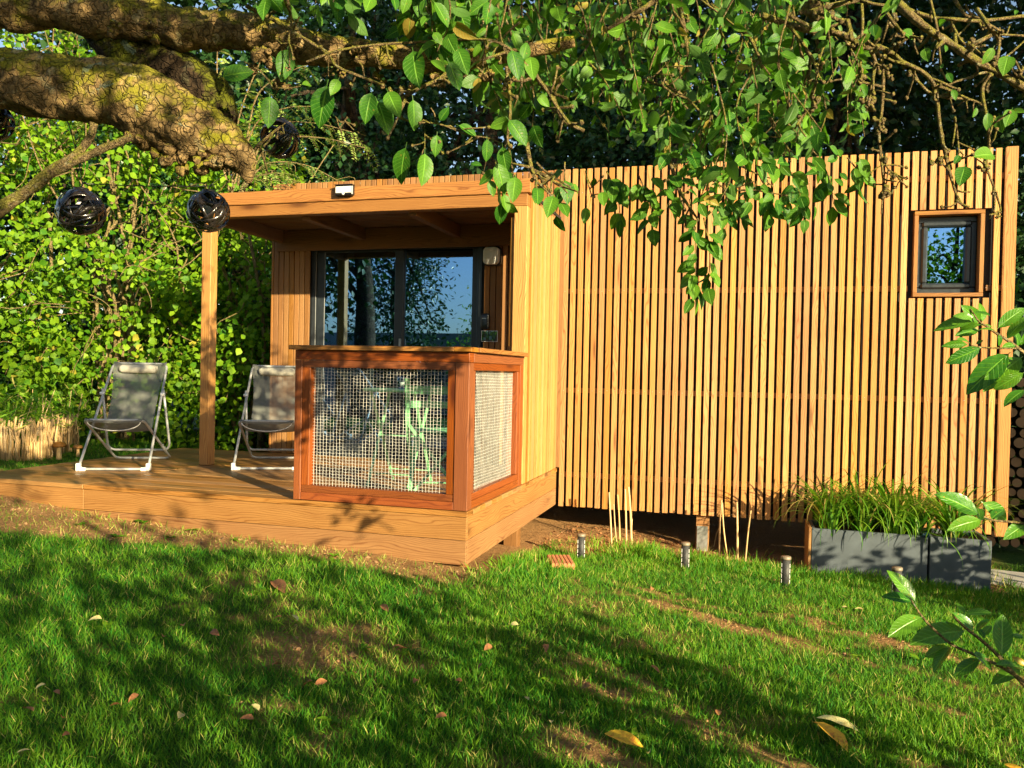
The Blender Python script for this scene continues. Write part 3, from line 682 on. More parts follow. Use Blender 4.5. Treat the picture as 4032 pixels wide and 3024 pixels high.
dup(dc, (-2.185, 1.222, 0), .449, 'folding deck chair with opaque looking grey sling half hidden by the railing', 'grey folding deck chairs on the terrace')

# ------------------------------------------------------------------ mint green bistro set
c0 = at(1610/K, 1706/K, 5.22); crz = .30
bc = thing('bistro_chair', 'mint green folding bistro chair with slatted seat behind the wire mesh', 'chair', (c0[0]+.19*math.cos(crz)-.0, c0[1]+.19*math.sin(crz)+.0, 0), crz)
b = MB()
for i in range(7): b.box(-.19, .19, -.005+i*.056, .033+i*.056, .447, .456)
b.build('seat', M['green'], bc, .001, True)
for sx in (-1, 1):
    b = MB(); b.bar((sx*.175, 0, .444), (sx*.175, .38, .444), .008, .024); b.build('seat_rail', M['green'], bc, 0, True)
b = MB()
for z0, z1, yy in ((.61, .655, -.062), (.70, .752, -.08)): b.bar((-.205, yy, (z0+z1)/2), (.205, yy, (z0+z1)/2), .012, z1-z0)
b.build('backrest', M['green'], bc, .002, True)
for sx in (-1, 1):
    b = MB(); b.bar((sx*.195, -.10, .80), (sx*.195, -.02, .50), .030, .014); b.bar((sx*.195, -.02, .50), (sx*.195, .36, .0), .026, .012); b.build('leg', M['green'], bc, 0, True)
    b = MB(); b.bar((sx*.172, .34, .44), (sx*.172, -.10, .0), .026, .012); b.build('leg', M['green'], bc, 0, True)
b = MB(); b.bar((-.195, .30, .08), (.195, .30, .08), .018, .008); b.bar((-.172, -.05, .05), (.172, -.05, .05), .018, .008); b.bar((-.19, -.02, .50), (.17, -.06, .04), .006, .02); b.bar((.19, .0, .48), (-.17, -.06, .04), .006, .02); b.build('stretcher', M['green'], bc, 0, True)
tc = at(1582/K, 1541/K, 6.0); tx, ty = float(tc[0]), float(tc[1])
bt = thing('bistro_table', 'round mint green bistro table on thin crossed legs', 'table', (tx, ty, 0))
b = MB(); b.lathe([(.0, .711), (.285, .711), (.29, .706), (.288, .692), (.282, .692), (.28, .703), (0, .703)], (tx, ty, 0), 40); b.build('table_top', M['green'], bt)
for sx in (-1, 1):
    for q in (-1, 1):
        b = MB(); b.bar((tx+sx*.17, ty+q*.17, .70), (tx+sx*.16, ty-q*.22, .0), .02, .007); b.build('leg', M['green'], bt)
for dy_, zz, ww in ((.16, .09, .018), (-.16, .09, .018), (0, .36, .03)): b = MB(); b.bar((tx-.17, ty+dy_, zz), (tx+.17, ty+dy_, zz), ww, .007); b.build('stretcher', M['green'], bt)
jr = thing('candle_jar', 'squat glass candle jar standing on the round green table', 'jar', (tx, ty, .711))
b = MB(); b.lathe([(0, .002), (.034, .002), (.04, .012), (.04, .085), (.036, .095), (.034, .095), (.037, .085), (.037, .012), (0, .008)], (tx, ty, .7112), 24); b.build('glass', M['clear'], jr)
b = MB(); b.lathe([(.0, .05), (.025, .05), (.026, .048), (.026, .01), (0, .01)], (tx, ty, .7112), 18); b.build('candle', M['white'], jr)
#==PART3==
# ------------------------------------------------------------------ helpers for plants
def cr(P, n):
    P = np.array(P, float); m = len(P); Q = np.vstack([2*P[0]-P[1], P, 2*P[-1]-P[-2]]); out = []
    for t in np.linspace(0, m-1, n):
        i = min(int(t), m-2); f = t-i; a, b_, c, d = Q[i], Q[i+1], Q[i+2], Q[i+3]
        out.append(.5*((2*b_)+(-a+c)*f+(2*a-5*b_+4*c-d)*f*f+(-a+3*b_-3*c+d)*f**3))
    return np.array(out)
def limb(name, P, rad, mat, parent, seg=70, n=26, lump=.22, sc=9., seed=3):
    C = cr(np.c_[P, rad], seg); rr = np.maximum(C[:, 3], .002); b = MB(); b.tube(C[:, :3], rr, n)
    V = np.array(b.v); ctr = np.repeat(C[:, :3], n, 0); r_ = np.repeat(rr, n)
    dv = unit(V-ctr); h = (fbm(V, sc, seed, 4)-.5)*2*lump+(fbm(V, sc*4, seed+5, 3)-.5)*lump*.55
    knob = np.clip(fbm(V, sc*.8, seed+9, 2)-.62, 0, 1)*3.*lump
    rough = (fbm(V, 26., seed+31, 3)-.5)*.022+(fbm(V, 75., seed+37, 3)-.5)*.010
    V = V+dv*(r_*(h+knob)+np.minimum(rough, r_*.5)*np.minimum(1, r_/.04))[:, None]; b.v = [tuple(p) for p in V]
    return b.build(name, mat, parent)
def blob(b, c, r, seed=0):
    V = []; n, m = 11, 8
    for i in range(m+1):
        for k in range(n):
            th = math.pi*i/m; ph = 2*math.pi*k/n; V.append((math.sin(th)*math.cos(ph), math.sin(th)*math.sin(ph), math.cos(th)))
    V = np.array(V); V = V*(.30+1.35*fbm(V+seed, 1.9, seed % 50, 4))[:, None]*r+np.array(c)
    Fc = [(i*n+k, i*n+(k+1) % n, (i+1)*n+(k+1) % n, (i+1)*n+k) for i in range(m) for k in range(n)]
    b.add(V, Fc, None, None, True)
def cluster(b, c, r, k=7):
    for i in range(k): blob(b, np.array(c)+RNG.normal(size=3)*r*.55, r*RNG.uniform(.28, .6), int(RNG.integers(999)))
T_HI = leaf_tpl(7, .25, .16, .16, .14, .05, .85); T_MID = leaf_tpl(4, .25, .16, .18, .12, .04, .85); T_LAU = leaf_tpl(8, .21, .14, .22, .05, .05, .95)
T_HAZ = leaf_tpl(3, .42, .07, .20, .10, .05, .7); T_K = kite_tpl(.34, .12); T_KN = kite_tpl(.26, .15)
def clumped(c, r, nclump, per, rc, shell=.5, zmin=None, flat=1.):
    """leaf positions gathered in clumps through an ellipsoid; returns positions and outward directions"""
    d = rdir(nclump); rad = shell+(1-shell)*RNG.uniform(size=(nclump, 1))**.6; rad *= RNG.uniform(.82, 1.14, (nclump, 1))
    cc = np.array(c)+d*rad*np.array(r); P = np.repeat(cc, per, 0)+RNG.normal(size=(nclump*per, 3))*rc*np.array([1, 1, flat])*np.repeat(RNG.uniform(.6, 1.3, (nclump, 1)), per, 0)
    O = unit((P-np.array(c))/np.array(r)**1.0)
    if zmin is not None: k = P[:, 2] > zmin; P, O = P[k], O[k]
    return P, O
def bush_leaves(name, parent, mat, tpl, ells, size, droop=.5, nb=(1., .7, .8), drop_in_frame=None, rn=(0, .97), dead=.02):
    G = []
    for (c, r, nc, per, rc, sh, zm) in ells:
        P, O = clumped(c, r, nc, per, rc, sh, zm)
        if drop_in_frame is not None: k = ~in_frame(P, drop_in_frame); P, O = P[k], O[k]
        m = len(P)
        if not m: continue
        D = unit(O*np.array([1, 1, .4])*.7+rdir(m)*.8+np.array([0, 0, -droop])); N_ = unit(O*nb[0]+np.array([0, 0, nb[1]])+rdir(m)*nb[2])
        S = RNG.uniform(size[0], size[1], m); q = np.repeat(RNG.uniform(size=nc), per)[:m] if len(P) == nc*per else RNG.uniform(size=m)
        rr = rn[0]+(rn[1]-rn[0])*(.55*RNG.uniform(size=m)+.45*q)*.97
        rr = np.where(RNG.uniform(size=m) < dead, .995, np.minimum(rr, .9)); G.append((tpl, P, D, N_, S, rr))
    return cloud_mesh(name, G, mat, parent)
def stems(name, parent, mat, base, tips, r0, r1, wob=.12):
    b = MB()
    for tp in tips:
        p0 = np.array(base)+np.r_[RNG.normal(size=2)*.12, 0]; p1 = np.array(tp); k = 7
        P = np.array([p0+(p1-p0)*t+np.r_[RNG.normal(size=2)*wob*math.sin(t*3.1), 0]+np.r_[(p1-p0)[:2]*-.25*math.sin(t*3.1), .0] for t in np.linspace(0, 1, k)])
        C = cr(P, 22); b.tube(C, np.linspace(r0, r1, 22)*RNG.uniform(.7, 1.2), 6)
    return b.build(name, mat, parent)

# ------------------------------------------------------------------ hazel hedge beyond the terrace end
HZ = [('tall sunlit hazel bush behind the reed edging at the far left', (-6.7, 2.1), 1.35, 5.4), ('sunlit hazel bush with round leaves behind the open deck chair', (-5.35, 3.0), 1.25, 4.9),
      ('hazel bush half shaded behind the free standing porch post', (-4.15, 3.75), 1.05, 3.7), ('darker hazel bush between the porch post and the cabin corner', (-3.15, 4.7), 1.0, 2.75)]
for i, (lab, (hx, hy), hr, hh) in enumerate(HZ):
    t = thing('hazel_bush', lab, 'bush', (hx, hy, -.1), 0, 'hazel bushes along the terrace end')
    bush_leaves('foliage', t, M['hazel'], T_HAZ, [((hx, hy, hh*.48), (hr, hr, hh*.56), 210, 34, .12, .3, -.15), ((hx+.1, hy-.1, .6), (hr*1.0, hr*1.0, .9), 90, 22, .15, .6, -.12)], (.045, .098), .55, (1., .45, 1.05))
    tips = [(hx+RNG.normal()*.7, hy+RNG.normal()*.7, RNG.uniform(hh*.6, hh*1.02)) for _ in range(16)]
    stems('stems', t, M['stem'], (hx, hy, -.15), tips, .028, .006)
    tw = MB(); d = rdir(110)
    for k in range(110):
        p = np.array((hx, hy, hh*.5))+d[k]*np.array((hr, hr, hh*.5))*.8; q = p+unit(d[k]*np.array([1, 1, .2])+RNG.normal(size=3)*.5)*RNG.uniform(.3, .75)
        C = cr([p, (p+q)/2+RNG.normal(size=3)*.06, q, q+np.array([d[k][0]*.1, d[k][1]*.1, -.12])], 9); tw.tube(C, np.linspace(.0075, .0025, 9), 5)
    tw.build('twigs', M['stem'], t)

# ------------------------------------------------------------------ pinnate shrub arching over the hedge
def pinnate(lab, root, arches):
    t = thing('pinnate_shrub', lab, 'shrub', root); b = MB(); P_, D_, N_ = [], [], []
    b.tube(cr([root, (np.array(root)+np.array(arches[0][0]))/2+.1, arches[0][0]], 12), np.linspace(.03, .014, 12), 7)
    for A in arches:
        C = cr(A, 26); b.tube(C, np.linspace(.013, .004, 26), 6)
        for j in range(5, 26, 2):
            for sd in (-1, 1):
                T = unit(C[min(j+1, 25)]-C[j-1]); side = unit(np.cross(T, (0, 0, 1)))*sd; dr = unit(T*.6+side*RNG.uniform(.3, 1)+np.array([0, 0, RNG.uniform(-.5, .35)])); L = RNG.uniform(.16, .28)
                F2 = np.array([C[j]+dr*L*q+np.array([0, 0, -.10*q*q]) for q in np.linspace(0, 1, 9)]); b.tube(F2, .0016, 4)
                up = unit(np.cross(np.cross(dr, (0, 0, 1.)), dr)+RNG.normal(size=3)*.25)
                for q in range(2, 9):
                    sv = unit(np.cross(dr, up))
                    for s2 in (-1, 1): P_.append(F2[q]); D_.append(unit(sv*s2+dr*.45)); N_.append(up+RNG.normal(size=3)*.2)
    b.build('branches', M['stem'], t)
    cloud_mesh('foliage', [(T_HAZ[0]*np.array([1, .62, 1]), np.array(P_), np.array(D_), np.array(N_), RNG.uniform(.030, .048, len(P_)), RNG.uniform(0, .9, len(P_)))][:0] or [((T_HAZ[0]*np.array([1, .62, 1]), T_HAZ[1], T_HAZ[2]), np.array(P_), np.array(D_), np.array(N_), RNG.uniform(.030, .048, len(P_)), RNG.uniform(0, .9, len(P_)))], M['robinia'], t)
rp = tuple(at(560, 900, 9.2)); rp = (rp[0], rp[1], -.2)
ar = []
for (x0, y0_, x1, y1_, x2, y2_, D) in ((520, 420, 600, 300, 790, 320, 8.6), (520, 420, 600, 350, 730, 390, 8.4), (510, 420, 560, 200, 700, 130, 8.9), (500, 420, 520, 240, 600, 60, 9.0), (500, 430, 440, 250, 330, 160, 8.8), (500, 420, 560, 260, 680, 230, 8.7), (500, 430, 470, 180, 470, 20, 9.2), (510, 430, 560, 380, 640, 392, 8.2), (520, 430, 590, 270, 760, 285, 8.8)):
    ar.append([at(x0, y0_, D), at((x0+x1)/2, (y0_+y1_)/2-20, D), at(x1, y1_, D-.1), at((x1+x2)/2, (y1_+y2_)/2-12, D-.2), at(x2, y2_, D-.3)])
pinnate('arching shrub with feathery pinnate leaves and pale twigs above the porch roof', rp, ar)
ar = []
rp2 = tuple(at(60, 900, 9.6)); rp2 = (rp2[0], rp2[1], -.2)
for (x0, y0_, x2, y2_, D) in ((100, 350, 40, 60, 9.3), (100, 350, 170, 70, 9.2), (100, 350, 250, 120, 9.1), (100, 350, -40, 180, 9.0), (100, 350, 240, 240, 8.9), (100, 350, 120, 10, 9.4)):
    ar.append([at(x0, y0_, D), at(x0*.6+x2*.4, y0_*.6+y2_*.4-15, D), at(x0*.3+x2*.7, y0_*.3+y2_*.7-20, D-.1), at(x2, y2_, D-.2)])
pinnate('feathery leaved shrub rising behind the hazel at the far left', rp2, ar)

# ------------------------------------------------------------------ dark trees behind the cabin
def tree(name, lab, base, h, ells, mat, size, tpl, group, r=.16, nb=9, droop=.35, dif=None, low=.22):
    t = thing(name, lab, 'tree', (base[0], base[1], base[2]), 0, group)
    top = np.array((base[0]+RNG.normal()*.2, base[1]+RNG.normal()*.2, base[2]+h*.8))
    limb('trunk', [base, (base[0]+.08, base[1]-.05, base[2]+h*.3), (base[0]-.06, base[1]+.06, base[2]+h*.55), tuple(top)], [r*1.25, r, r*.7, r*.25], M['darkbark'], t, 26, 12, .15, 2.)
    b = MB()
    for k in range(nb):
        e = ells[k % len(ells)]; z0 = base[2]+h*RNG.uniform(low, .75); p0 = np.array((base[0], base[1], z0)); p1 = np.array(e[0])+rdir(1)[0]*np.array(e[1])*.8
        b.tube(cr([p0, (p0+p1)/2+np.array([0, 0, .25]), p1], 12), np.linspace(r*.4, r*.08, 12), 7)
    b.build('limbs', M['darkbark'], t)
    bush_leaves('crown', t, mat, tpl, ells, size, droop, (1., .7, .9), dif)
    return t
GB = 'dark trees behind the cabin'
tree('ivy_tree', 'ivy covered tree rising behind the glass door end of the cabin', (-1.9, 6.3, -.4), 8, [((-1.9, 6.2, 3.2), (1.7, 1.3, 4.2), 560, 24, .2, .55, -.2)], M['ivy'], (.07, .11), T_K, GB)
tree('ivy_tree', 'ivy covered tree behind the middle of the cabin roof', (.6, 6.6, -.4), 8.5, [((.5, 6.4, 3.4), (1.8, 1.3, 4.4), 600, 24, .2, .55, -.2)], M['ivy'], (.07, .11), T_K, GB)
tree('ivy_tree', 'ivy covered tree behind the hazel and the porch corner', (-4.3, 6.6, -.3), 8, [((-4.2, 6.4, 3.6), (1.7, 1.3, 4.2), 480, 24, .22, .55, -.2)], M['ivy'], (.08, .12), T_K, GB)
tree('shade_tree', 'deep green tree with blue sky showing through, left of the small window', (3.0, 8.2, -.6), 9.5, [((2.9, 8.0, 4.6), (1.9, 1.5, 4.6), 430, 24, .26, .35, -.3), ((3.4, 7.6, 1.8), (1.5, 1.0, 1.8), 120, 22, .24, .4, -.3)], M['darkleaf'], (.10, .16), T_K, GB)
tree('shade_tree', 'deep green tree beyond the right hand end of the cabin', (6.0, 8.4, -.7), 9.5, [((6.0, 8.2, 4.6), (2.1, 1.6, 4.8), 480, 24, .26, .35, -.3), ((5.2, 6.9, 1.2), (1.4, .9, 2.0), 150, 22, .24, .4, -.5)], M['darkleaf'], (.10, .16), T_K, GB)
GF = 'trees in the second row behind the cabin'
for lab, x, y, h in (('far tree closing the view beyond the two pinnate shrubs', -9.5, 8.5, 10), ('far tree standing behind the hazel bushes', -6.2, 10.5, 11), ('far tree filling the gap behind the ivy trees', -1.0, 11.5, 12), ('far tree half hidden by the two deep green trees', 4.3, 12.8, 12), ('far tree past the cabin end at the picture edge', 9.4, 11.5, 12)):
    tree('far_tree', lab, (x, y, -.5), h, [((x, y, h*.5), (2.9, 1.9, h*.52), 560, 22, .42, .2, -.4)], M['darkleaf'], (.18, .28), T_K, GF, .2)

tree('dark_shrub', 'added dark leaf screen glimpsed through the hazel at the far left', (-8.2, 5.4, -.2), 4.5, [((-8.2, 5.4, 2.2), (2.2, 1.0, 2.6), 380, 22, .24, .4, -.2)], M['ivy'], (.1, .16), T_K, 'added dark screens behind the hazel')  # added screens; their dark leaves stand in for shaded gaps in the hazel
tree('dark_shrub', 'added dark leaf screen glimpsed behind the middle hazel bushes', (-5.2, 5.9, -.2), 4.5, [((-5.6, 5.8, 2.2), (2.0, .9, 2.6), 360, 22, .24, .4, -.2)], M['ivy'], (.1, .16), T_K, 'added dark screens behind the hazel')
tree('dark_shrub', 'added dark leaf screen filling the gap beside the reed edging at the far left', (-9.9, 4.3, -.2), 4.5, [((-9.9, 4.3, 1.9), (1.6, 1.6, 2.6), 330, 22, .24, .4, -.2)], M['ivy'], (.1, .16), T_K, 'added dark screens behind the hazel')
t = thing('bay_shrub', 'tall narrow laurel mirrored at the edge of the right door pane', 'shrub', (-3.1, -4.3, -.3))
bush_leaves('foliage', t, M['laurel'], leaf_tpl(3, .21, .14, .22, .05), [((-3.1, -4.3, 1.0), (.42, .42, 1.2), 60, 9, .13, .2, -.3)], (.09, .14), .2, drop_in_frame=20)
stems('stems', t, M['stem'], (-3.1, -4.3, -.35), [(-3.1+RNG.normal()*.25, -4.3+RNG.normal()*.25, RNG.uniform(1, 2)) for _ in range(8)], .014, .004)
# ------------------------------------------------------------------ unseen shading trees towards the sun; the garden behind the camera (seen in the door glass)
GS = 'unseen shading trees towards the low sun'
for lab, x, y, z0, z1 in (('unseen shading tree at the sunny end of the garden nearest the cabin', 12.9, 3.9, 6.5, 13.5), ('unseen shading tree in the middle of the sunny side of the garden', 11.1, 1.1, 6.3, 13.5), ('unseen shading tree at the sunny side nearest the lawn', 9.3, -1.35, 6.1, 13)):  # out of view, crowns shaped to keep sun off the trees behind the cabin
    tree('garden_tree', lab, (x+.5*(y < -1), y+.6*(y < -1), -.6), 11, [((x, y, (z0+z1)/2), (2.1, 2.1, (z1-z0)/2), 420, 18, .4, .25, z0)], M['darkleaf'], (.28, .4), T_K, GS, .2, 9, .35, None, .52)
tree('walnut_tree', 'tall forked walnut tree mirrored dark in the left door pane', (-6.5, -6.4, -.4), 9, [((-7.7, -6.6, 5.0), (1.7, 1.6, 3.0), 300, 20, .35, .4, 2.0), ((-8.6, -5.8, 3.2), (1.3, 1.2, 2.4), 160, 20, .3, .4, .3)], M['darkleaf'], (.12, .2), T_K, 'trees mirrored in the door glass', .2, 9, .35, 20)
tree('cypress_tree', 'dense pointed conifer mirrored in the middle of the door glass', (-7.5, -10.5, -.4), 6, [((-7.5, -10.5, 2.2), (1.15, 1.1, 3.5), 420, 20, .25, .5, -.4)], M['ivy'], (.1, .16), T_KN, 'trees mirrored in the door glass', .16)
tree('small_tree', 'small round tree beyond the concrete fence mirrored low in the right pane', (-5.2, -14.5, -.4), 3.4, [((-5.4, -14.5, 2.0), (1.5, 1.2, 1.5), 200, 20, .25, .4, .2)], M['hazel'], (.1, .16), T_K, 'trees mirrored in the door glass', .1)
fn = thing('concrete_fence', 'grey concrete panel fence across the garden behind the lawn', 'fence', (-5, -12.3, -.5))
b = MB()
for i in range(11):
    x = -14.5+i*1.8
    for k in range(5): b.box(x+.06, x+1.74, -12.33, -12.28, -.5+k*.49, -.02+k*.49)
b.build('panels', M['fence'], fn, .01)
for i in range(12):
    b = MB(); x = -14.5+i*1.8; b.box(x-.055, x+.055, -12.37, -12.24, -.7, 2.02); b.build('post', M['fence'], fn, .006)

tree('garden_tree', 'leafy tree mirrored in the small cabin window', (5.9, -9.5, -.4), 5, [((5.9, -9.4, 1.6), (2.4, 1.2, 2.3), 300, 20, .3, .4, -.3), ((6.6, -9.2, 3.6), (1.5, 1.2, 1.6), 90, 20, .3, .4, 1.5)], M['hazel'], (.09, .15), T_K, None, .14)
t = thing('shading_shrub', 'added unseen shrub on the sunny side shading the log stack', 'shrub', (7.6, 1.0, -.6))  # added out of view to keep the sun off the firewood
bush_leaves('foliage', t, M['hazel'], T_HAZ, [((7.7, 1.1, 1.3), (.85, .85, 2.0), 230, 18, .16, .3, -.6)], (.08, .13), .3, drop_in_frame=20)
stems('stems', t, M['stem'], (7.6, 1.0, -.65), [(7.6+RNG.normal()*.4, 1.0+RNG.normal()*.4, 1.6) for _ in range(9)], .02, .006)
# ------------------------------------------------------------------ laurel bush at the right of the camera
lau = thing('laurel_bush', 'cherry laurel bush whose large glossy leaves reach in from the right', 'bush', (3.1, -2.9, -.45))
LP, LD, LN, LS, LR = [], [], [], [], []; lb = MB()
def px_leaf(b0, t0, D, wid=1., dz=0., rn=None, L=(LP, LD, LN, LS, LR)):
    p = at(b0[0], b0[1], D); q = at(t0[0], t0[1], D-dz); d = q-p; L[0].append(p); L[1].append(unit(d)); L[3].append(np.linalg.norm(d))
    L[2].append(unit(unit(CAM-p)*.75+SUN*.25+np.array([0, 0, .55])+RNG.normal(size=3)*.28)); L[4].append(RNG.uniform(0, .85) if rn is None else rn)
def px_branch(b, pts, D, r0, r1, n=20):
    C = cr([at(p[0], p[1], D if len(p) < 3 else p[2]) for p in pts], n); b.tube(C, np.linspace(r0, r1, n), 7); return C
def cA(x, y): return ((3300+x/2.765)/K, (1100+y/2.765)/K)
def cB(x, y): return ((3300+x/2.0137)/K, (2200+y/2.0137)/K)
def cC(x, y): return ((3000+x/2.0736)/K, (1700+y/2.0736)/K)
px_branch(lb, [cA(2500, 1150), cA(2200, 930), cA(2024, 800), cA(1940, 735), cA(1840, 660), cA(1740, 600), cA(1600, 500), cA(1530, 455), cA(1440, 320)], 2.1, .006, .002)
px_branch(lb, [cA(1960, 750), cA(1700, 748), cA(1560, 740), cA(1440, 715)], 2.1, .003, .0015)
for s in '1520 440 1050 495|1480 420 1280 380|1550 470 1400 300|1570 470 1575 240|1660 400 1500 325|1560 490 1315 525|1540 550 1305 580|1550 500 1690 500|1720 560 1560 515|1740 600 1790 735|1830 660 2040 390|1730 540 2040 285|1440 700 1330 618|1420 710 1145 700|1500 705 1565 665|1560 740 1200 905|1880 790 1400 1205|2010 840 1605 1135|1930 720 1815 710|2030 1010 1708 1202|2040 1200 1803 1330|1960 740 1960 560|1990 720 2040 610|2100 900 2200 700|2100 850 2300 900'.split('|'):
    a = list(map(float, s.split())); px_leaf(cA(a[0], a[1]), cA(a[2], a[3]), 2.1+RNG.uniform(-.05, .05), 1, RNG.uniform(-.03, .05))
px_branch(lb, [cB(1800, 1300), cB(1474, 1000), cB(1290, 790), cB(1140, 650), cB(1000, 540), cB(920, 460)], 2.05, .006, .003)
px_branch(lb, [cB(1600, 1060), cB(1300, 860), cB(1060, 750), cB(900, 680), cB(750, 550), cB(660, 450), cB(600, 360), cB(570, 315)], 2.0, .0045, .002)
for s in '620 350 435 88|600 340 368 270|670 460 422 575|800 600 630 560|1010 570 600 610|1015 575 690 545|900 690 735 850|880 690 695 770|1130 790 918 912|1060 740 1265 870|1080 570 942 420|1000 440 1205 400|1010 440 945 340|1090 580 1170 470|1300 780 1310 432|1370 610 1480 615|1140 620 1215 515|1460 870 1212 965|1240 840 1490 830|1160 640 1110 520|970 690 985 590'.split('|'):
    a = list(map(float, s.split())); px_leaf(cB(a[0], a[1]), cB(a[2], a[3]), 2.03+RNG.uniform(-.05, .05), 1, RNG.uniform(-.03, .05))
px_leaf(cB(1500, 850), cB(1395, 780), 2.0, 1, 0, .99)
px_branch(lb, [cC(2500, 860), cC(2140, 750), cC(1900, 725), cC(1800, 690), cC(1640, 600), cC(1520, 520)], 2.1, .004, .0015)
for s in '1780 680 1475 485|1800 720 1545 770|1790 570 2048 725|1765 620 1790 700|2170 745 2005 850|1870 720 1980 600|1700 640 1600 700'.split('|'):
    a = list(map(float, s.split())); px_leaf(cC(a[0], a[1]), cC(a[2], a[3]), 2.1+RNG.uniform(-.05, .05), 1, RNG.uniform(-.03, .05))
m = len(LP)
G = [(T_LAU, np.array(LP), np.array(LD), np.array(LN), np.array(LS), np.array(LR))]
def off_leaves(c, r, nc, per, rc, sh, size):
    P, O = clumped(c, r, nc, per, rc, sh, -.45); k = ~in_frame(P, 75) & (np.linalg.norm(P-CAM, axis=1) > .45); P, O = P[k], O[k]; n_ = len(P)
    return (leaf_tpl(3, .21, .14, .22, .05), P, unit(O+rdir(n_)*.7), unit(O*.5+np.array([0, 0, .8])+rdir(n_)*.6), RNG.uniform(*size, n_), RNG.uniform(0, .88, n_))
G += [off_leaves((3.35, -2.95, .05), (.65, .45, .6), 60, 10, .12, .3, (.10, .15)), off_leaves((3.2, -3.9, .45), (.8, .7, 1.05), 98, 10, .14, .3, (.10, .15)), off_leaves((3.5, -5.0, .6), (.9, .9, 1.15), 115, 10, .15, .3, (.10, .15))]
cloud_mesh('foliage', G, M['laurel'], lau)
for k in range(26):
    c = np.array([(3.15, -2.75), (3.0, -3.7), (3.4, -4.9)][k % 3]); a = RNG.uniform(0, 6.28); e = np.r_[c+np.array([math.cos(a), math.sin(a)])*RNG.uniform(.2, .7), RNG.uniform(.1, .6) if k % 3 == 0 else RNG.uniform(.3, 1.4)]
    if in_frame(np.array([e]), 40)[0]: continue
    lb.tube(cr([(c[0], c[1], -.5), (c[0]*.6+e[0]*.4, c[1]*.6+e[1]*.4, .2), e], 10), np.linspace(.016, .004, 10), 6)
lb.build('branches', M['stem'], lau)
lo = thing('low_shading_shrub', 'added unseen low shrub beyond the laurel shading the planters', 'shrub', (5.1, .35, -.6))  # added out of view to throw shade on the planters
bush_leaves('foliage', lo, M['hazel'], T_HAZ, [((5.1, .25, -.1), (.75, 1.0, .50), 170, 16, .11, .3, -.6)], (.06, .1), .3, drop_in_frame=20)
stems('stems', lo, M['stem'], (5.1, .3, -.65), [(5.1+RNG.normal()*.4, .3+RNG.normal()*.4, .2) for _ in range(9)], .012, .004)
#==PART4==
# ------------------------------------------------------------------ old apple tree: limbs, twigs and hanging leaves
app = thing('apple_tree', 'old gnarled apple tree with mossy limbs hanging over the lawn from the left', 'tree', (-1.05, -3.75, -.3))
def pxl(L, D): return [tuple(at(x, y, D)) for x, y, r in L], [r*K*D/F_PX for x, y, r in L]
limb('trunk', [(-1.1, -3.8, -.5), (-1.0, -3.75, .3), (-.85, -3.6, 1.0), (-.72, -3.45, 1.42)], [.24, .2, .18, .15], M['bark'], app, 40, 26, .18, 5.)
P, r_ = pxl([(-150, 150, 72), (0, 168, 66), (100, 180, 67), (200, 195, 70), (290, 213, 72), (360, 246, 72), (420, 282, 66), (480, 316, 50), (512, 338, 34), (530, 362, 22), (536, 384, 12), (538, 396, 5)], 2.0)
limb('limb', [(-.72, -3.45, 1.42)]+P, [.13]+r_, M['bark'], app, 230, 60, .24, 9.)
P, r_ = pxl([(-150, 8, 46), (0, 20, 40), (120, 22, 37), (230, 38, 40), (330, 45, 46), (430, 60, 38), (520, 66, 36), (600, 84, 42), (680, 106, 36), (760, 112, 32), (850, 122, 26), (960, 132, 24), (1080, 120, 18), (1240, 90, 12)], 2.15)
limb('limb', [(-.75, -3.45, 1.45)]+P, [.10]+r_, M['bark'], app, 260, 48, .30, 10., 8)
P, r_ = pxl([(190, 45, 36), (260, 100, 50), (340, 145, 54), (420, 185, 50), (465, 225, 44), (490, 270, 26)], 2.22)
limb('limb', P, r_, M['shadebark'], app, 90, 40, .24, 9., 14)
limb('limb', [(-.72, -3.45, 1.40), (-.3, -3.75, 2.15), (.5, -3.75, 2.55), (1.4, -3.25, 2.65), (2.2, -2.6, 2.45), (2.9, -1.9, 2.2)], [.12, .10, .09, .07, .055, .035], M['bark'], app, 60, 18, .2, 7., 19)
tw = MB(); br = MB()
limb('broken_branch', pxl([(-60, 495, 13), (0, 452, 12), (70, 405, 12), (110, 372, 11), (160, 338, 10), (193, 300, 9), (203, 266, 8)], 1.9)[0], pxl([(0, 0, 15), (0, 0, 14), (0, 0, 13), (0, 0, 12), (0, 0, 11), (0, 0, 9), (0, 0, 8)], 1.9)[1], M['twig'], app, 40, 12, .25, 30.)
limb('broken_branch', pxl([(108, 374, 9), (165, 346, 8), (230, 318, 7), (285, 296, 5)], 1.9)[0], pxl([(0, 0, 11), (0, 0, 10), (0, 0, 8), (0, 0, 6)], 1.9)[1], M['twig'], app, 30, 12, .25, 30.)
def c4(x, y): return ((3000+x/1.843)/K, (y/1.843)/K)
def c2(x, y): return ((1000+x/1.843)/K, (y/1.843)/K)
def c3(x, y): return ((2100+x/1.843)/K, (y/1.843)/K)
spur_pts = []
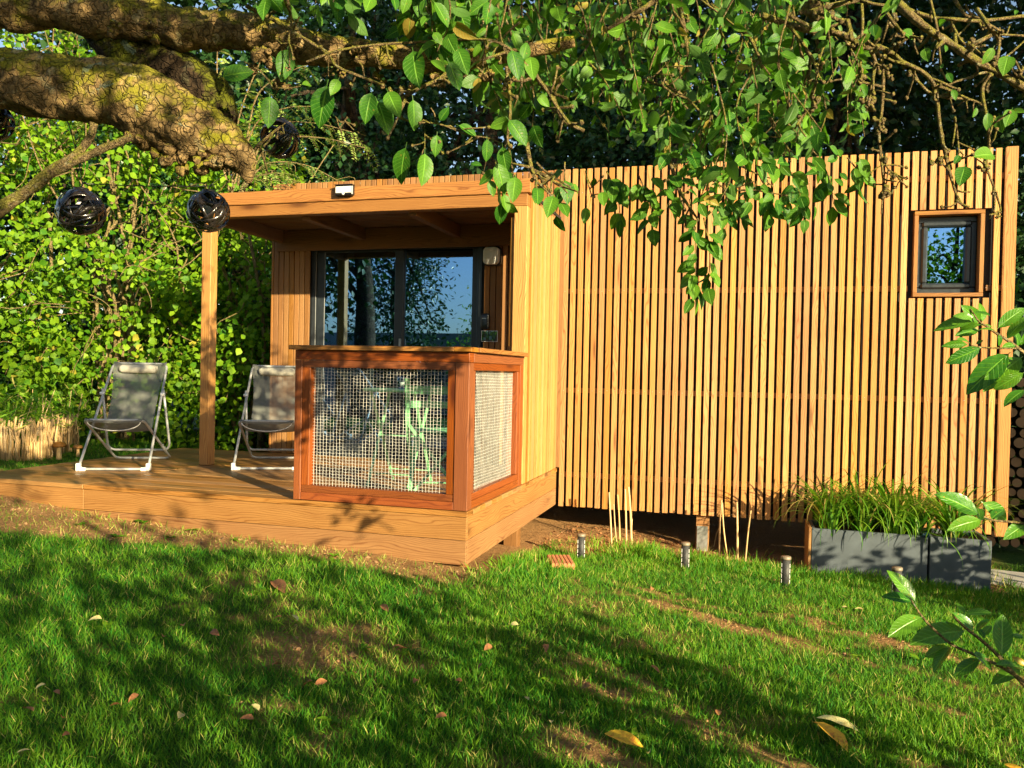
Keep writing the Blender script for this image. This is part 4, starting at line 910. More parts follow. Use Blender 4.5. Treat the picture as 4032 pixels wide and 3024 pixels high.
def mossy(pts, D, r0, r1, conv=c4, knob=True, n=None):
    Q = np.array([at(*conv(x, y), D+RNG.normal()*.02) for x, y in pts]); n = n or 8*len(pts); C = cr(Q, n); rr = np.linspace(r0, r1, n)*K*D/F_PX/1.843/K
    rr = rr*(1+.35*(vn(C, 45., 3)-.5)+.9*np.clip(vn(C, 28., 8)-.68, 0, 1)); tw.tube(C, rr, 8)
    for j in range(3, n, 3):
        if RNG.uniform() < .55:
            d = unit(rdir(1)[0]+np.array([0, 0, -.4])); L = RNG.uniform(.02, .09); e = C[j]+d*L; tw.tube([C[j], C[j]+d*L*.5+RNG.normal(size=3)*.004, e], [rr[j]*.55+.001, rr[j]*.45+.001, rr[j]*.3+.0012], 6)
            if RNG.uniform() < .6: blob(tw, e, rr[j]*.45+.0035, j)
            spur_pts.append(e)
    return C
mossy([(980, 20), (1100, 130), (1230, 230), (1370, 320), (1490, 400), (1640, 490), (1800, 580), (2000, 690)], 2.4, 30, 24)
mossy([(0, 110), (200, 180), (400, 232), (560, 245), (650, 285), (740, 340), (870, 350), (960, 400), (1020, 450), (1160, 520), (1240, 600), (1270, 720), (1290, 900), (1320, 1080), (1350, 1200), (1400, 1380), (1450, 1480), (1505, 1503)], 2.3, 24, 9)
mossy([(200, 190), (300, 320), (380, 460), (400, 540), (370, 700), (385, 760)], 2.25, 13, 9)
mossy([(330, 785), (290, 850), (255, 905)], 2.25, 12, 8)
mossy([(720, -20), (730, 170), (720, 330), (715, 500), (725, 550)], 2.2, 12, 10)
mossy([(790, 370), (820, 450), (800, 600), (770, 770)], 2.2, 14, 11)
mossy([(860, 390), (880, 550), (870, 800), (848, 950), (860, 1100), (870, 1200), (890, 1340), (940, 1410)], 2.3, 13, 8)
mossy([(885, 1170), (930, 1240), (1045, 1300)], 2.3, 8, 4)
mossy([(1400, 850), (1420, 1000), (1430, 1110)], 2.35, 9, 6)
mossy([(1660, 525), (1600, 650), (1630, 850), (1650, 1050), (1630, 1200), (1690, 1380), (1730, 1530), (1650, 1560)], 2.35, 13, 6)
mossy([(1220, -10), (1270, 200), (1290, 400), (1300, 520)], 2.5, 11, 8)
mossy([(1560, 70), (1640, 180), (1720, 290), (1700, 450), (1655, 530)], 2.5, 16, 9)
mossy([(1030, 60), (1250, 130), (1400, 140), (1600, 150), (1950, 110)], 2.55, 15, 12)
mossy([(1100, 560), (1250, 690), (1500, 720), (1600, 760)], 2.4, 11, 8)
mossy([(330, 100), (560, 30), (800, -20)], 2.1, 26, 18)
mossy([(0, 20), (200, 110), (330, 180), (560, 242)], 2.4, 16, 13)
mossy([(40, 800), (120, 950), (180, 1060), (262, 1140)], 2.6, 8, 4)
mossy([(150, 850), (280, 1000), (405, 1132)], 2.7, 7, 4)
mossy([(1380, 180), (1450, 300), (1530, 340), (1620, 330)], 2.5, 10, 7)
mossy([(880, 60), (960, 170), (1040, 260), (1110, 270)], 2.2, 18, 12)
mossy([(1500, 720), (1350, 650), (1240, 610)], 2.35, 9, 12)
mossy([(1902, 300), (1800, 390), (1700, 450)], 2.4, 7, 5)
mossy([(1400, 0), (1480, 110), (1560, 130), (1700, 240), (1902, 260)], 2.6, 13, 9)
mossy([(1900, 480), (1860, 560), (1820, 580)], 2.4, 14, 12)
mossy([(1430, 590), (1560, 540), (1650, 520)], 2.45, 7, 9)
mossy([(620, 150), (640, 220), (650, 290)], 2.2, 20, 16)
for (x, y, r) in ((725, 545, 38), (770, 720, 42), (790, 790, 30), (845, 950, 30), (885, 1160, 30), (370, 760, 40), (430, 470, 28), (660, 340, 42), (690, 390, 34), (1290, 1150, 38), (900, 1390, 40), (970, 1280, 24), (390, 60, 60), (470, 100, 55), (330, 80, 46), (940, 150, 45), (1500, 340, 36), (1620, 1210, 28), (1720, 1560, 18), (1690, 1390, 20), (930, 540, 28), (850, 900, 34), (985, 330, 28), (1070, 540, 24), (400, 110, 50)):
    D = 2.25; cluster(tw, at(*c4(x, y), D), r*D/F_PX/1.843, 8)
# thin dark branch passing the shaded lantern
mossy([(1080, 1160), (1240, 1010), (1400, 880)], 2.1, 16, 6, lambda x, y: (540+(x-1080)/4.2, 332-(1160-y)/4.2))
# middle branches
for pts, D, a, b_ in (([(-60, 40), (110, 130), (280, 230), (520, 380), (600, 480), (760, 550), (940, 620)], 2.0, 14, 9), ([(380, 450), (600, 370), (850, 330), (1100, 310), (1350, 300), (1480, 288), (1700, 290), (1830, 340), (1950, 440), (2100, 620), (2210, 790), (2290, 900)], 1.95, 9, 12), ([(1000, 760), (1200, 640), (1330, 580), (1450, 500), (1700, 420), (1850, 370)], 2.05, 14, 9),
        ([(1830, 480), (1850, 640), (1860, 820), (1840, 1000), (1860, 1080)], 2.0, 14, 9), ([(1980, 1040), (2000, 1160), (2030, 1260), (2080, 1340), (2180, 1280)], 2.0, 16, 8), ([(2050, 1180), (2120, 1250), (2200, 1300), (2300, 1360)], 2.1, 8, 7), ([(1060, 860), (1180, 890), (1340, 900), (1560, 980), (1690, 1000), (1800, 1040)], 1.95, 8, 4), ([(980, 640), (1060, 780), (1100, 720)], 1.95, 16, 10), ([(680, 850), (640, 890), (590, 845)], 2.05, 6, 3), ([(240, -20), (262, 80), (270, 170), (250, 290), (245, 330)], 1.95, 12, 3), ([(540, 390), (540, 560)], 1.95, 5, 3), ([(1240, 950), (1240, 1080)], 1.95, 4, 3), ([(120, 590), (140, 640), (200, 620)], 2.0, 6, 5)):
    mossy(pts, D, a, b_, c2)
for pts, D, a, b_ in (([(290, 0), (345, 60), (380, 180), (420, 320), (440, 370)], 2.1, 10, 6), ([(0, 520), (60, 610), (130, 680), (180, 800), (230, 880), (370, 950)], 2.1, 22, 12), ([(540, 210), (700, 120), (800, 60), (900, -10)], 2.0, 14, 18), ([(770, 0), (830, 200), (900, 420), (960, 600), (1100, 700), (1200, 800)], 2.3, 12, 8), ([(1140, 270), (980, 450), (870, 560)], 2.2, 6, 5), ([(1290, 30), (1420, 150), (1560, 260), (1640, 420), (1660, 500)], 2.3, 16, 8), ([(660, 0), (620, 200), (640, 420), (760, 560), (960, 640), (1120, 790)], 2.4, 14, 8), ([(1690, 800), (1760, 960), (1840, 1060)], 2.6, 9, 5), ([(940, 1060), (1000, 1200), (1060, 1380), (1130, 1500), (1200, 1600)], 2.7, 18, 7), ([(1200, 1230), (1400, 1370), (1600, 1380), (1843, 1420)], 2.9, 8, 5), ([(380, 1240), (400, 1340), (430, 1440)], 2.6, 6, 4), ([(1070, 60), (1100, 250), (1120, 400)], 2.2, 18, 8), ([(0, 1240), (100, 1280), (180, 1340), (320, 1390)], 2.2, 16, 6), ([(1500, 1200), (1620, 1260), (1740, 1300)], 2.8, 7, 4)):
    mossy(pts, D, a, b_, c3)
# explicit large leaves near the camera
AL = ([], [], [], [], [])
for s in '250 325 205 575|115 665 112 915|540 575 462 920|860 640 800 885|880 700 990 955|1150 690 1178 940|1150 335 1180 612|1470 325 1545 522|1400 420 1500 645|1860 335 1930 562|1110 1030 1045 1332|1240 1080 1238 1338|1330 955 1318 1132|1830 845 1985 1040|1690 985 1695 1172|1800 1035 1832 1252|1465 900 1625 975|1290 -10 1425 182|1270 430 1390 500|960 640 1050 830|1940 460 1990 300|2000 390 2030 560|1640 300 1600 420|2050 1350 2070 1465|2180 1400 2130 1560|1900 1260 1880 1450|1750 1150 1830 1400|1710 1290 1740 1420|1340 890 1410 780|1560 1190 1650 1190|590 0 620 140|340 -30 380 45|540 -40 610 80|760 -60 690 110|860 -40 820 60|1000 -50 1040 60|1130 -60 1080 90|1480 150 1400 220|620 560 560 680|420 620 360 600'.split('|'):
    a = list(map(float, s.split())); px_leaf(c2(a[0], a[1]), c2(a[2], a[3]), 1.92+RNG.uniform(-.06, .08), 1, RNG.uniform(-.02, .04), None, AL)
px_leaf((470, 168), (545, 150), 1.9, 1, 0, .2, AL)
for s in '1230 380 1140 450|1180 340 1200 430|1690 330 1610 460|1790 390 1760 520|1560 770 1540 850|1640 800 1640 940|1720 820 1735 950|1790 810 1902 800|1820 780 1780 900|1480 1190 1440 1325|480 1050 560 1120|540 1080 575 1120|250 200 290 290|790 140 770 190|810 170 815 250|1100 280 1040 220|1280 180 1320 150|1330 320 1340 370|1560 1090 1590 1150|1440 1120 1400 1180|1700 1130 1560 1110|1850 70 1840 100|1380 640 1410 720|1290 500 1320 460|1340 520 1380 590|300 1170 410 1235|270 1160 230 1130|460 1180 560 1130|520 1290 590 1340|400 1370 440 1450|660 1200 700 1340|700 1130 780 1290|560 1250 620 1300|130 1440 120 1540|380 1480 390 1600|240 1340 170 1390|80 1400 20 1460'.split('|'):
    a = list(map(float, s.split())); px_leaf(c4(a[0], a[1]), c4(a[2], a[3]), 2.3+RNG.uniform(-.1, .1), 1, RNG.uniform(-.02, .05), None, AL)
for s in '230 220 300 420|620 80 690 140|560 560 370 650|180 560 280 640|400 590 370 720|1150 310 1290 560|1480 650 1510 800|1420 780 1440 980|1650 560 1560 780|1520 340 1400 280|1680 270 1745 400|1600 280 1700 420|1140 1090 1190 1190|1280 1230 1210 1370|1380 1270 1280 1240|1060 1300 1180 1340|450 1280 430 1360|590 1330 570 1455|650 1310 680 1460|780 1320 720 1450|850 1280 945 1360|940 1370 1020 1440|1010 1270 1060 1340|1110 1370 1200 1420|1200 1600 1110 1650|1700 1450 1640 1565|1760 1460 1790 1550|1380 1530 1370 1655|1590 1450 1510 1570|1540 1330 1590 1440|1850 1180 1790 1170|1610 1180 1700 1320|1720 1170 1760 1310|60 1330 10 1460|150 1420 110 1570|170 1340 200 1465|280 1320 330 1400|390 1490 370 1615|500 1380 510 1480|1000 1460 1060 1560|1200 1460 1250 1570|1300 1490 1370 1500|1650 1330 1700 1400'.split('|'):
    a = list(map(float, s.split())); px_leaf(c3(a[0], a[1]), c3(a[2], a[3]), 2.5+RNG.uniform(-.25, .35), 1, RNG.uniform(-.03, .06), None, AL)
# dense hanging sprigs filling the middle of the canopy
def bound(x): return -75+.92*np.interp(x, [560, 700, 860, 1000, 1080, 1200, 1260, 1330, 1420, 1490, 1530, 1560, 1640, 1740, 1800, 1860, 1900], [60, 100, 160, 250, 420, 455, 300, 420, 445, 560, 640, 480, 470, 470, 420, 430, 330])
SP, SD, SN, SS, SR = [], [], [], [], []
for k in range(310):
    x = RNG.uniform(900, 1880) if RNG.uniform() < .88 else RNG.uniform(560, 1000); ye = bound(x)*RNG.uniform(.05, 1.02)**.8; D = RNG.uniform(2.1, 3.7) if x > 1050 else RNG.uniform(1.9, 2.6)
    if 1730 < x and RNG.uniform() < .6: continue
    e = at(x, ye, D); L = RNG.uniform(.14, .34); st = e+np.array([RNG.normal()*.07, RNG.normal()*.07, L])
    C = cr([st, (st+e)/2+RNG.normal(size=3)*.025, e], 9); tw.tube(C, np.linspace(.0034, .0016, 9), 5)
    for j in range(1, 9):
        for s2 in range(2 if RNG.uniform() < .5 else 1):
            SP.append(C[j]); SD.append(unit(np.array([RNG.normal(), RNG.normal(), -1.0+RNG.normal()*.45]))); SN.append(unit(np.array([RNG.normal(), RNG.normal()-.5, RNG.normal()*.5+.3]))); SS.append(RNG.uniform(.034, .078)); SR.append(RNG.uniform(0, .9) if RNG.uniform() > .05 else .99)
# specific hanging tips in front of the facade
for (x0, y0_, x1, y1_, D, k) in ((1490, 430, 1500, 640, 2.9, 12), (1520, 470, 1530, 620, 2.9, 10), (1380, 380, 1410, 490, 2.8, 8), (1310, 370, 1340, 470, 2.8, 7), (1220, 350, 1200, 460, 2.4, 6), (1640, 380, 1665, 465, 3.0, 9), (1690, 340, 1740, 470, 2.9, 9), (1770, 340, 1800, 440, 2.7, 9), (1560, 400, 1570, 490, 3.0, 8), (1450, 360, 1440, 450, 2.9, 7), (1830, 340, 1860, 400, 2.6, 6), (1070, 350, 1085, 430, 2.2, 5), (1610, 360, 1600, 470, 3.1, 8), (1730, 380, 1690, 440, 3.0, 7)):
    C = cr([at(x0, y0_, D), at((x0+x1)/2+8, (y0_+y1_)/2, D), at(x1, y1_, D)], 14); tw.tube(C, np.linspace(.003, .0012, 14), 5)
    for j in np.linspace(2, 13, k).astype(int):
        for q in range(2 if RNG.uniform() < .45 else 1): SP.append(C[j]); SD.append(unit(np.array([RNG.normal()*.9, RNG.normal()*.6, -1.0]))); SN.append(unit(np.array([RNG.normal()*.6+.2, -1., RNG.normal()*.4+.4]))); SS.append(RNG.uniform(.055, .085)); SR.append(RNG.uniform(0, .9))
# crown above and behind the camera, out of the picture, shading the twigs
P, O = clumped((1.9, -3.6, 2.8), (2.3, 1.5, .9), 150, 13, .13, .2); nP = len(P); P2, _o = clumped((1.55, -4.5, 2.35), (.95, .75, .6), 22, 11, .09, .1); P3, _o = clumped((2.6, -4.9, 2.5), (1.0, .8, .6), 20, 11, .10, .1); P4, _o = clumped((.62, -3.62, 1.90), (.55, .32, .22), 13, 9, .06, .1); P = np.concatenate([P, P2, P3, P4]); k = ~in_frame(P, 30) & (P[:, 2] > np.where(np.arange(len(P)) < nP, 2.15, 1.70)); P = P[k]; n_ = len(P)
nS = len(SP)
G = [(T_HI,)+tuple(np.array(a) for a in AL), *[(tp_, np.array(SP)[i_::4], np.array(SD)[i_::4], np.array(SN)[i_::4], np.array(SS)[i_::4], np.array(SR)[i_::4]) for i_, tp_ in enumerate((T_MID, leaf_tpl(5, .29, .05, .38, .14, .10, .8), leaf_tpl(5, .21, .28, .30, .10, .05, .9), leaf_tpl(5, .25, .20, -.16, .12, .12, .75)))], (T_K, P, unit(rdir(n_)+np.array([0, 0, -.6])), rdir(n_), RNG.uniform(.06, .1, n_), RNG.uniform(0, .9, n_))]
cloud_mesh('leaves', G, M['apple'], app)
for k in range(12):
    x = RNG.uniform(560, 1100); D = RNG.uniform(2.0, 2.2); cluster(br, at(x, RNG.uniform(70, 190), D), RNG.uniform(.010, .022), 8)
for (x, y, r) in ((400, 330, 26), (440, 345, 28), (350, 330, 24), (300, 300, 20), (505, 350, 18), (470, 330, 22), (325, 70, 18), (560, 120, 24), (600, 140, 20), (250, 60, 16)): cluster(br, at(x, y, 1.97), r*K*2/F_PX, 7)
br.build('bark_burrs', M['bark'], app)
tw.build('twigs', M['twig'], app)

# ------------------------------------------------------------------ lanterns on a wire
def lantern(lab, x, y, D, rp, seed):
    c = at(x, y, D); r = rp*K*D/F_PX; t = thing('ball_lantern', lab, 'lantern', tuple(c), 0, 'black openwork ball lanterns hanging from the apple tree'); b = MB(); rg = np.random.default_rng(seed)
    for k in range(12):
        n_ = unit(rg.normal(size=3)); off = rg.uniform(-.7, .7)*r if k > 5 else rg.uniform(-.2, .2)*r; u = unit(np.cross(n_, (0, .1, 1))); v_ = np.cross(n_, u); V = []; Fc = []; m_ = 40; w_ = r*rg.uniform(.08, .125)
        for i in range(m_):
            a = 2*math.pi*i/m_
            for dw, rr in ((-w_, r), (w_, r), (w_, r*.965), (-w_, r*.965)):
                o_ = off+dw; o_ = max(-r*.98, min(r*.98, o_)); q = math.sqrt(max(rr*rr-o_*o_, 1e-6)); V.append(c+n_*o_+(u*math.cos(a)+v_*math.sin(a))*q)
        for i in range(m_):
            for e in range(4): Fc.append((i*4+e, i*4+(e+1) % 4, ((i+1) % m_)*4+(e+1) % 4, ((i+1) % m_)*4+e))
        b.add(V, Fc, None, None, True)
    b.build('shell', M['lantern'], t)
    b = MB(); b.lathe([(r*.28, r*.9), (r*.30, r*1.02), (r*.10, r*1.05), (0, r*1.06)], c, 18); b.tube([c+np.array([0, 0, r*1.05]), c+np.array([.004, 0, r*1.2]), c+np.array([.012, 0, r*1.28]), c+np.array([.02, 0, r*1.18])], .0018, 6); b.build('cap', M['blackpl'], t)
    b = MB(); b.lathe([(0, -r*.35), (r*.22, -r*.28), (r*.3, 0), (r*.22, r*.3), (r*.1, r*.6), (0, r*.62)], c, 16); b.build('bulb', M['white'], t)
    return c, r
L1 = lantern('ball lantern hanging in sun over the hazel leaves, nearest the broken branch', 175, 458, 2.2, 50, 1)
L2 = lantern('ball lantern hanging in front of the porch beam end and post', 450, 457, 2.4, 45, 2)
L3 = lantern('ball lantern in shade under the tip of the thick limb', 605, 300, 2.55, 42, 3)
L4 = lantern('ball lantern cut by the picture edge under the thick limb', -18, 262, 2.1, 44, 4)
def wire(lab, pts, n=24):
    b = MB(); b.tube(cr(pts, n), .0014, 6); o = b.build('hanging_wire', M['blackpl']); tag(o, lab, 'wire', 'wires holding the ball lanterns')
tp = lambda L: L[0]+np.array([.004, 0, L[1]*1.22])
wire('thin wire strung between the two sunlit ball lanterns', [tp(L1), (tp(L1)+tp(L2))/2+np.array([0, 0, -.004]), tp(L2)])
wire('thin wire rising from the post lantern to the shaded lantern', [tp(L2), (tp(L2)+tp(L3))/2+np.array([0, 0, -.02]), tp(L3)])
wire('thin wire rising from the left sunlit lantern up to the thick limb', [tp(L1), (tp(L1)+at(150, 250, 2.0))/2, at(140, 240, 2.0)])
wire('thin wire from the shaded lantern up to the mossy limb above it', [tp(L3), at(618, 200, 2.3), at(625, 110, 2.17)])

# ------------------------------------------------------------------ reed edging and mushrooms
re_ = thing('reed_edging', 'low edging of upright dry canes with ragged tops beside the terrace', 'edging', (-4.7, 1.3, -.05)); b = MB()
path = cr([(-5.6, .75, 0), (-5.1, .98, 0), (-4.78, 1.10, 0), (-4.62, 1.22, 0), (-4.66, 1.42, 0), (-4.80, 1.68, 0), (-4.86, 1.95, 0)], 130)
for i, p in enumerate(path):
    for q in range(2):
        x, y = p[0]+RNG.normal()*.022, p[1]+RNG.normal()*.022; g0 = float(gz([(x, y)])[0]); h = RNG.uniform(.27, .40) if RNG.uniform() > .12 else RNG.uniform(.1, .25)
        b.tube([(x, y, g0-.02), (x+RNG.normal()*.012, y+RNG.normal()*.012, g0+h*.5), (x+RNG.normal()*.03, y+RNG.normal()*.03, g0+h)], RNG.uniform(.0045, .010), 6)
b.build('canes', M['cane'], re_)
bp = thing('bamboo_plant', 'small leafy bamboo sprouting over the reed edging', 'plant', (-5.0, 1.5, -.05)); n_ = 1300
P = np.c_[RNG.uniform(-5.7, -4.6, n_), RNG.uniform(.9, 2.2, n_), np.zeros(n_)]; P[:, 1] = np.maximum(P[:, 1], 1.05+(-4.7-P[:, 0])*.25+RNG.uniform(-.1, .3, n_)); P[:, 2] = RNG.gamma(4., .055, n_)+.16
cloud_mesh('foliage', [(leaf_tpl(3, .065, .1, .3), P, unit(rdir(n_)+np.array([.2, -.3, .25])), rdir(n_)+np.array([0, 0, 1.]), RNG.uniform(.06, .13, n_), RNG.uniform(.2, .97, n_))], M['grass'], bp)
b = MB()
for k in range(40):
    x, y = RNG.uniform(-5.5, -4.7), RNG.uniform(1.2, 2.1); b.tube([(x, y, -.08), (x+RNG.normal()*.03, y+RNG.normal()*.03, .2), (x+RNG.normal()*.08, y+RNG.normal()*.08, RNG.uniform(.3, .6))], .003, 5)
b.build('stems', M['cane'], bp)
mu = onz(190, 1795, -.06)
def mushroom(lab, x, y, s):
    g0 = float(gz([(x, y)])[0]); t = thing('wooden_mushroom', lab, 'ornament', (x, y, g0), 0, 'carved wooden mushrooms'); b = MB()
    b.lathe([(0, -.02*s), (.022*s, -.02*s), (.019*s, .05*s), (.015*s, .105*s)], (x, y, g0), 14); b.build('stalk', M['cane'], t)
    b = MB(); b.lathe([(.012*s, .10*s), (.05*s, .102*s), (.055*s, .112*s), (.045*s, .132*s), (.02*s, .143*s), (0, .145*s)], (x, y, g0), 20); b.build('cap', M['pine'], t)
mushroom('taller carved wooden mushroom leaning in the reed edging', -4.52, 1.42, 1.15); mushroom('smaller carved wooden mushroom beside the taller one', -4.50, 1.62, .8)

# ------------------------------------------------------------------ bollard lights
for lab, px, pb, Dg in (('dark bollard light nearest the terrace corner', 2287, 2198, -.53), ('speckled bollard light in front of the steel footed post', 2697, 2240, -.545), ('speckled bollard light standing just before the left end of the planters', 3092, 2303, -.52), ('bollard light partly hidden by laurel leaves before the planters', 3530, 2340, -.545)):
    p = onz(px, pb, Dg); x, y = p[0], p[1]; g0 = float(gz([(x, y)])[0]); t = thing('bollard_light', lab, 'light', (x, y, g0), 0, 'short bollard lights along the lawn edge'); b = MB()
    b.lathe([(.0, -.03), (.030, -.03), (.030, .172), (.0, .172)], (x, y, g0), 12); b.build('body', M['stone'], t)
    b = MB(); b.lathe([(0, .173), (.033, .173), (.034, .178), (.033, .190), (.030, .193), (0, .193)], (x, y, g0), 16); b.build('cap', M['capm'], t)
    for sgn in (-1, 1):
        b = MB(); a = math.atan2(CAM[1]-y, CAM[0]-x)+sgn*.95
        for zz in (.03, .065, .10, .135): cx_, cy_ = x+.0305*math.cos(a), y+.0305*math.sin(a); b.obox((cx_, cy_, g0+zz), ((math.cos(a), math.sin(a), 0), (-math.sin(a), math.cos(a), 0), (0, 0, 1)), (.004, .004, .026))
        b.build('light_slots', M['white'], t)
# ------------------------------------------------------------------ brick, slab
bx, by = .43, .73; g0 = float(gz([(bx, by)])[0]); br_ = thing('clay_brick', 'grooved orange clay brick lying in the grass', 'brick', (bx, by, g0), .35)
b = MB()
for k in range(6): b.box(-.078+k*.0265, -.078+k*.0265+.022, -.13, .13, .02, .052)
b.build('ridges', M['brick'], br_, .003, True)
b = MB(); b.box(-.08, .08, -.132, .132, -.02, .043); b.build('body', M['brick'], br_, .004, True)
g0 = float(gz([(3.62, 2.65)])[0]); b = MB(); b.obox((3.68, 2.62, g0+.005), ((.98, -.18, 0), (.18, .98, 0), (0, 0, 1)), (.42, .5, .045)); o = b.build('paving_slab', M['slab'], None, .006); tag(o, 'pale concrete slab in the grass past the planters', 'slab')

# ------------------------------------------------------------------ planters with strap leaved plants
PT = -.297
def planter(lab, x0, x1, wood_end):
    y0, y1 = 1.95, 2.34; g0 = float(gz([((x0+x1)/2, 1.95)])[0])-.05; t = thing('planter', lab, 'planter', ((x0+x1)/2, (y0+y1)/2, g0), 0, 'slate grey planters in front of the cabin'); b = MB(); k = .028
    b.box(x0, x1, y0, y0+k, g0, PT); b.box(x0, x1, y1-k, y1, g0, PT); b.box(x1-k, x1, y0+k, y1-k, g0, PT)
    b.box(x0, x0+k, y0+k, y1-k, g0, PT)
    b.build('body', M['planter'], t, .004)
    b = MB(); b.box(x0+k, x1-k, y0+k, y1-k, g0+.02, PT-.035); b.build('soil', M['soil'], t)
    if wood_end: b = MB(); b.box(x0-.022, x0-.002, y0+.003, y1-.005, g0, PT+.006); b.build('end_board', M['fascia'], t, .002)
planter('longer slate grey planter with a wooden board on its end', 2.125, 2.932, True); planter('shorter slate grey planter standing at the cabin end', 2.946, 3.352, False)
def ribbons(name, base, az, lean, L, wid, droop, rnd, mat, parent, rows=10):
    n_ = len(base); t = np.linspace(0, 1, rows+1); V = np.zeros((n_, rows+1, 2, 3)); hd = np.stack([np.cos(az), np.sin(az), 0*az], 1); pos = base.copy(); ang = lean.copy()
    for i in range(rows+1):
        if i: pos = pos+(hd*np.sin(ang)[:, None]+np.array([0, 0, 1.])*np.cos(ang)[:, None])*(L/rows)[:, None]; ang = ang+droop/rows*(.4+1.3*t[i])
        w_ = wid*(1-(t[i])**2.2)*min(1, .55+t[i]*2)+.0004; sd = np.stack([-np.sin(az), np.cos(az), 0*az], 1); V[:, i, 0] = pos-sd*w_[:, None]; V[:, i, 1] = pos+sd*w_[:, None]
    Vf = V.reshape(-1, 3); k = (rows+1)*2; Fc = []
    for q in range(n_):
        for i in range(rows): a = q*k+i*2; Fc.append((a, a+1, a+3, a+2))
    me = bpy.data.meshes.new(name); me.from_pydata(Vf.tolist(), [], Fc); a = me.attributes.new('rnd', 'FLOAT', 'POINT'); a.data.foreach_set('value', np.repeat(rnd, k).astype(np.float32)); me.uv_layers.new(name='UVMap'); me.polygons.foreach_set('use_smooth', np.ones(len(Fc), bool)); return link_mesh(name, me, mat, parent)
for lab, x, nn, sc_ in (('strap leaved plant at the wooden end of the longer planter', 2.27, 110, 1.), ('strap leaved plant in the middle left of the longer planter', 2.50, 125, 1.05), ('strap leaved plant in the middle right of the longer planter', 2.72, 125, 1.0), ('strap leaved plant beside the gap between the planters', 2.88, 70, .9), ('strap leaved plant in the shorter planter', 3.13, 130, 1.0)):
    t = thing('strap_leaf_plant', lab, 'plant', (x, 2.12, PT-.03), 0, 'arching strap leaved plants in the planters')
    az = RNG.uniform(0, 6.283, nn); base = np.c_[x+np.cos(az)*RNG.uniform(0, .06, nn), 2.12+RNG.normal(size=nn)*.07, np.full(nn, PT-.045)]; az = az+RNG.normal(size=nn)*.4
    ribbons('leaves', base, az, np.abs(RNG.normal(size=nn))*.28+.10, RNG.uniform(.42, .76, nn)*sc_, RNG.uniform(.006, .011, nn), RNG.uniform(1.1, 3.0, nn), RNG.uniform(0, 1, nn), M['daylily'], t)
gb = at(*cC(1312, 845), 5.95); b = MB(); b.lathe([(.028*math.sin(math.pi*i/10)+1e-4, -.028*math.cos(math.pi*i/10)) for i in range(11)], (2.91, 1.93, PT+.018), 18); o = b.build('glass_ball', M['clear'], None); tag(o, 'small clear glass ball between the two planters', 'ball')
# ------------------------------------------------------------------ cut canes
def canes(lab, L):
    t = None
    for (x0, y0_, x1, y1_, r) in L:
        p = onz(1900+x0/1.843, 1800+y0_/1.843, -.60); g0 = float(gz([(p[0], p[1])])[0]); D = float((p-CAM)@CF); q = at((1900+x1/1.843)/K, (1800+y1_/1.843)/K, D)
        if t is None: t = thing('cut_stems', lab, 'stems', (p[0], p[1], g0), 0, 'clumps of cut dry stems under the facade')
        b = MB(); b.tube(cr([(p[0], p[1], g0-.03), (p+q)/2+RNG.normal(size=3)*.006, q], 10), np.linspace(r, r*.8, 10), 7); b.build('stem', M['cane'], t)
canes('taller clump of cut dry stems nearest the terrace', [(938, 655, 918, 255, .008), (978, 680, 952, 340, .006), (998, 600, 980, 272, .007), (1045, 670, 1035, 232, .008), (1082, 685, 1060, 215, .010), (1076, 560, 1092, 216, .007)])
canes('shorter sparse clump of cut dry stems near the planters', [(1722, 690, 1736, 310, .007), (1786, 715, 1740, 330, .006), (1850, 725, 1846, 325, .007), (1856, 720, 1850, 360, .005), (1905, 725, 1948, 385, .007), (1675, 600, 1718, 510, .004)])
# ------------------------------------------------------------------ firewood
fw0 = None; sp = []
for c_ in range(6):
    for k in range(17):
        sp.append((3.80+c_*.115+(k % 2)*.05+RNG.normal()*.006, -.62+k*.092+RNG.normal()*.004, RNG.uniform(.040, .052)))
for i, (x, z, r) in enumerate(sp):
    if fw0 is None:
        b = MB(); m_ = 12; b.tube([(0, 0, 0), (0, .4, 0)], 1., m_, True); bk = b.build('firewood_log', M['darkbark'], None); bk.data.materials.append(M['endgrain'])
        for f in bk.data.polygons:
            if len(f.vertices) > 4: f.material_index = 1; f.use_smooth = False
        fw0 = o = bk
    else: o = fw0.copy(); col.objects.link(o)
    o.location = (x, 3.75+RNG.normal()*.02, z); o.scale = (r, .9, r*RNG.uniform(.8, 1.1)); o.rotation_euler = (0, RNG.uniform(0, 6), 0); tag(o, 'round cut log end in the firewood stack past the cabin end', 'log', 'firewood logs stacked past the cabin end')
# ------------------------------------------------------------------ litter under the cabin, weeds in the lawn
n_ = 900; P = np.c_[RNG.uniform(.05, 3.4, n_), RNG.uniform(1.55, 2.8, n_)]; kk = RNG.uniform(size=n_) < np.exp(-((P[:, 0]-.5)/.7)**2)+.18; P = P[kk]; n_ = len(P)
o = cloud_mesh('leaf_litter', [(leaf_tpl(3, .3, .3, .5), np.c_[P, gz(P)+.012], unit(rdir(n_)*np.array([1, 1, .3])), unit(rdir(n_)*.5+np.array([0, 0, 1.])), RNG.uniform(.02, .05, n_), np.zeros(n_))], M['bleaf'], None, 'stuff'); tag(o, 'dry brown leaf litter on the soil under the cabin', 'leaf litter')
n_ = 60000; P = np.c_[RNG.uniform(-4.3, 4.5, n_), RNG.uniform(-2.6, 2.5, n_)]; kk = (RNG.uniform(size=n_) < dirt(P)**2*.8) & ~((P[:, 0] < .02) & (P[:, 1] > -.02)) & in_frame(np.c_[P, gz(P)]); P = P[kk]; n_ = len(P)
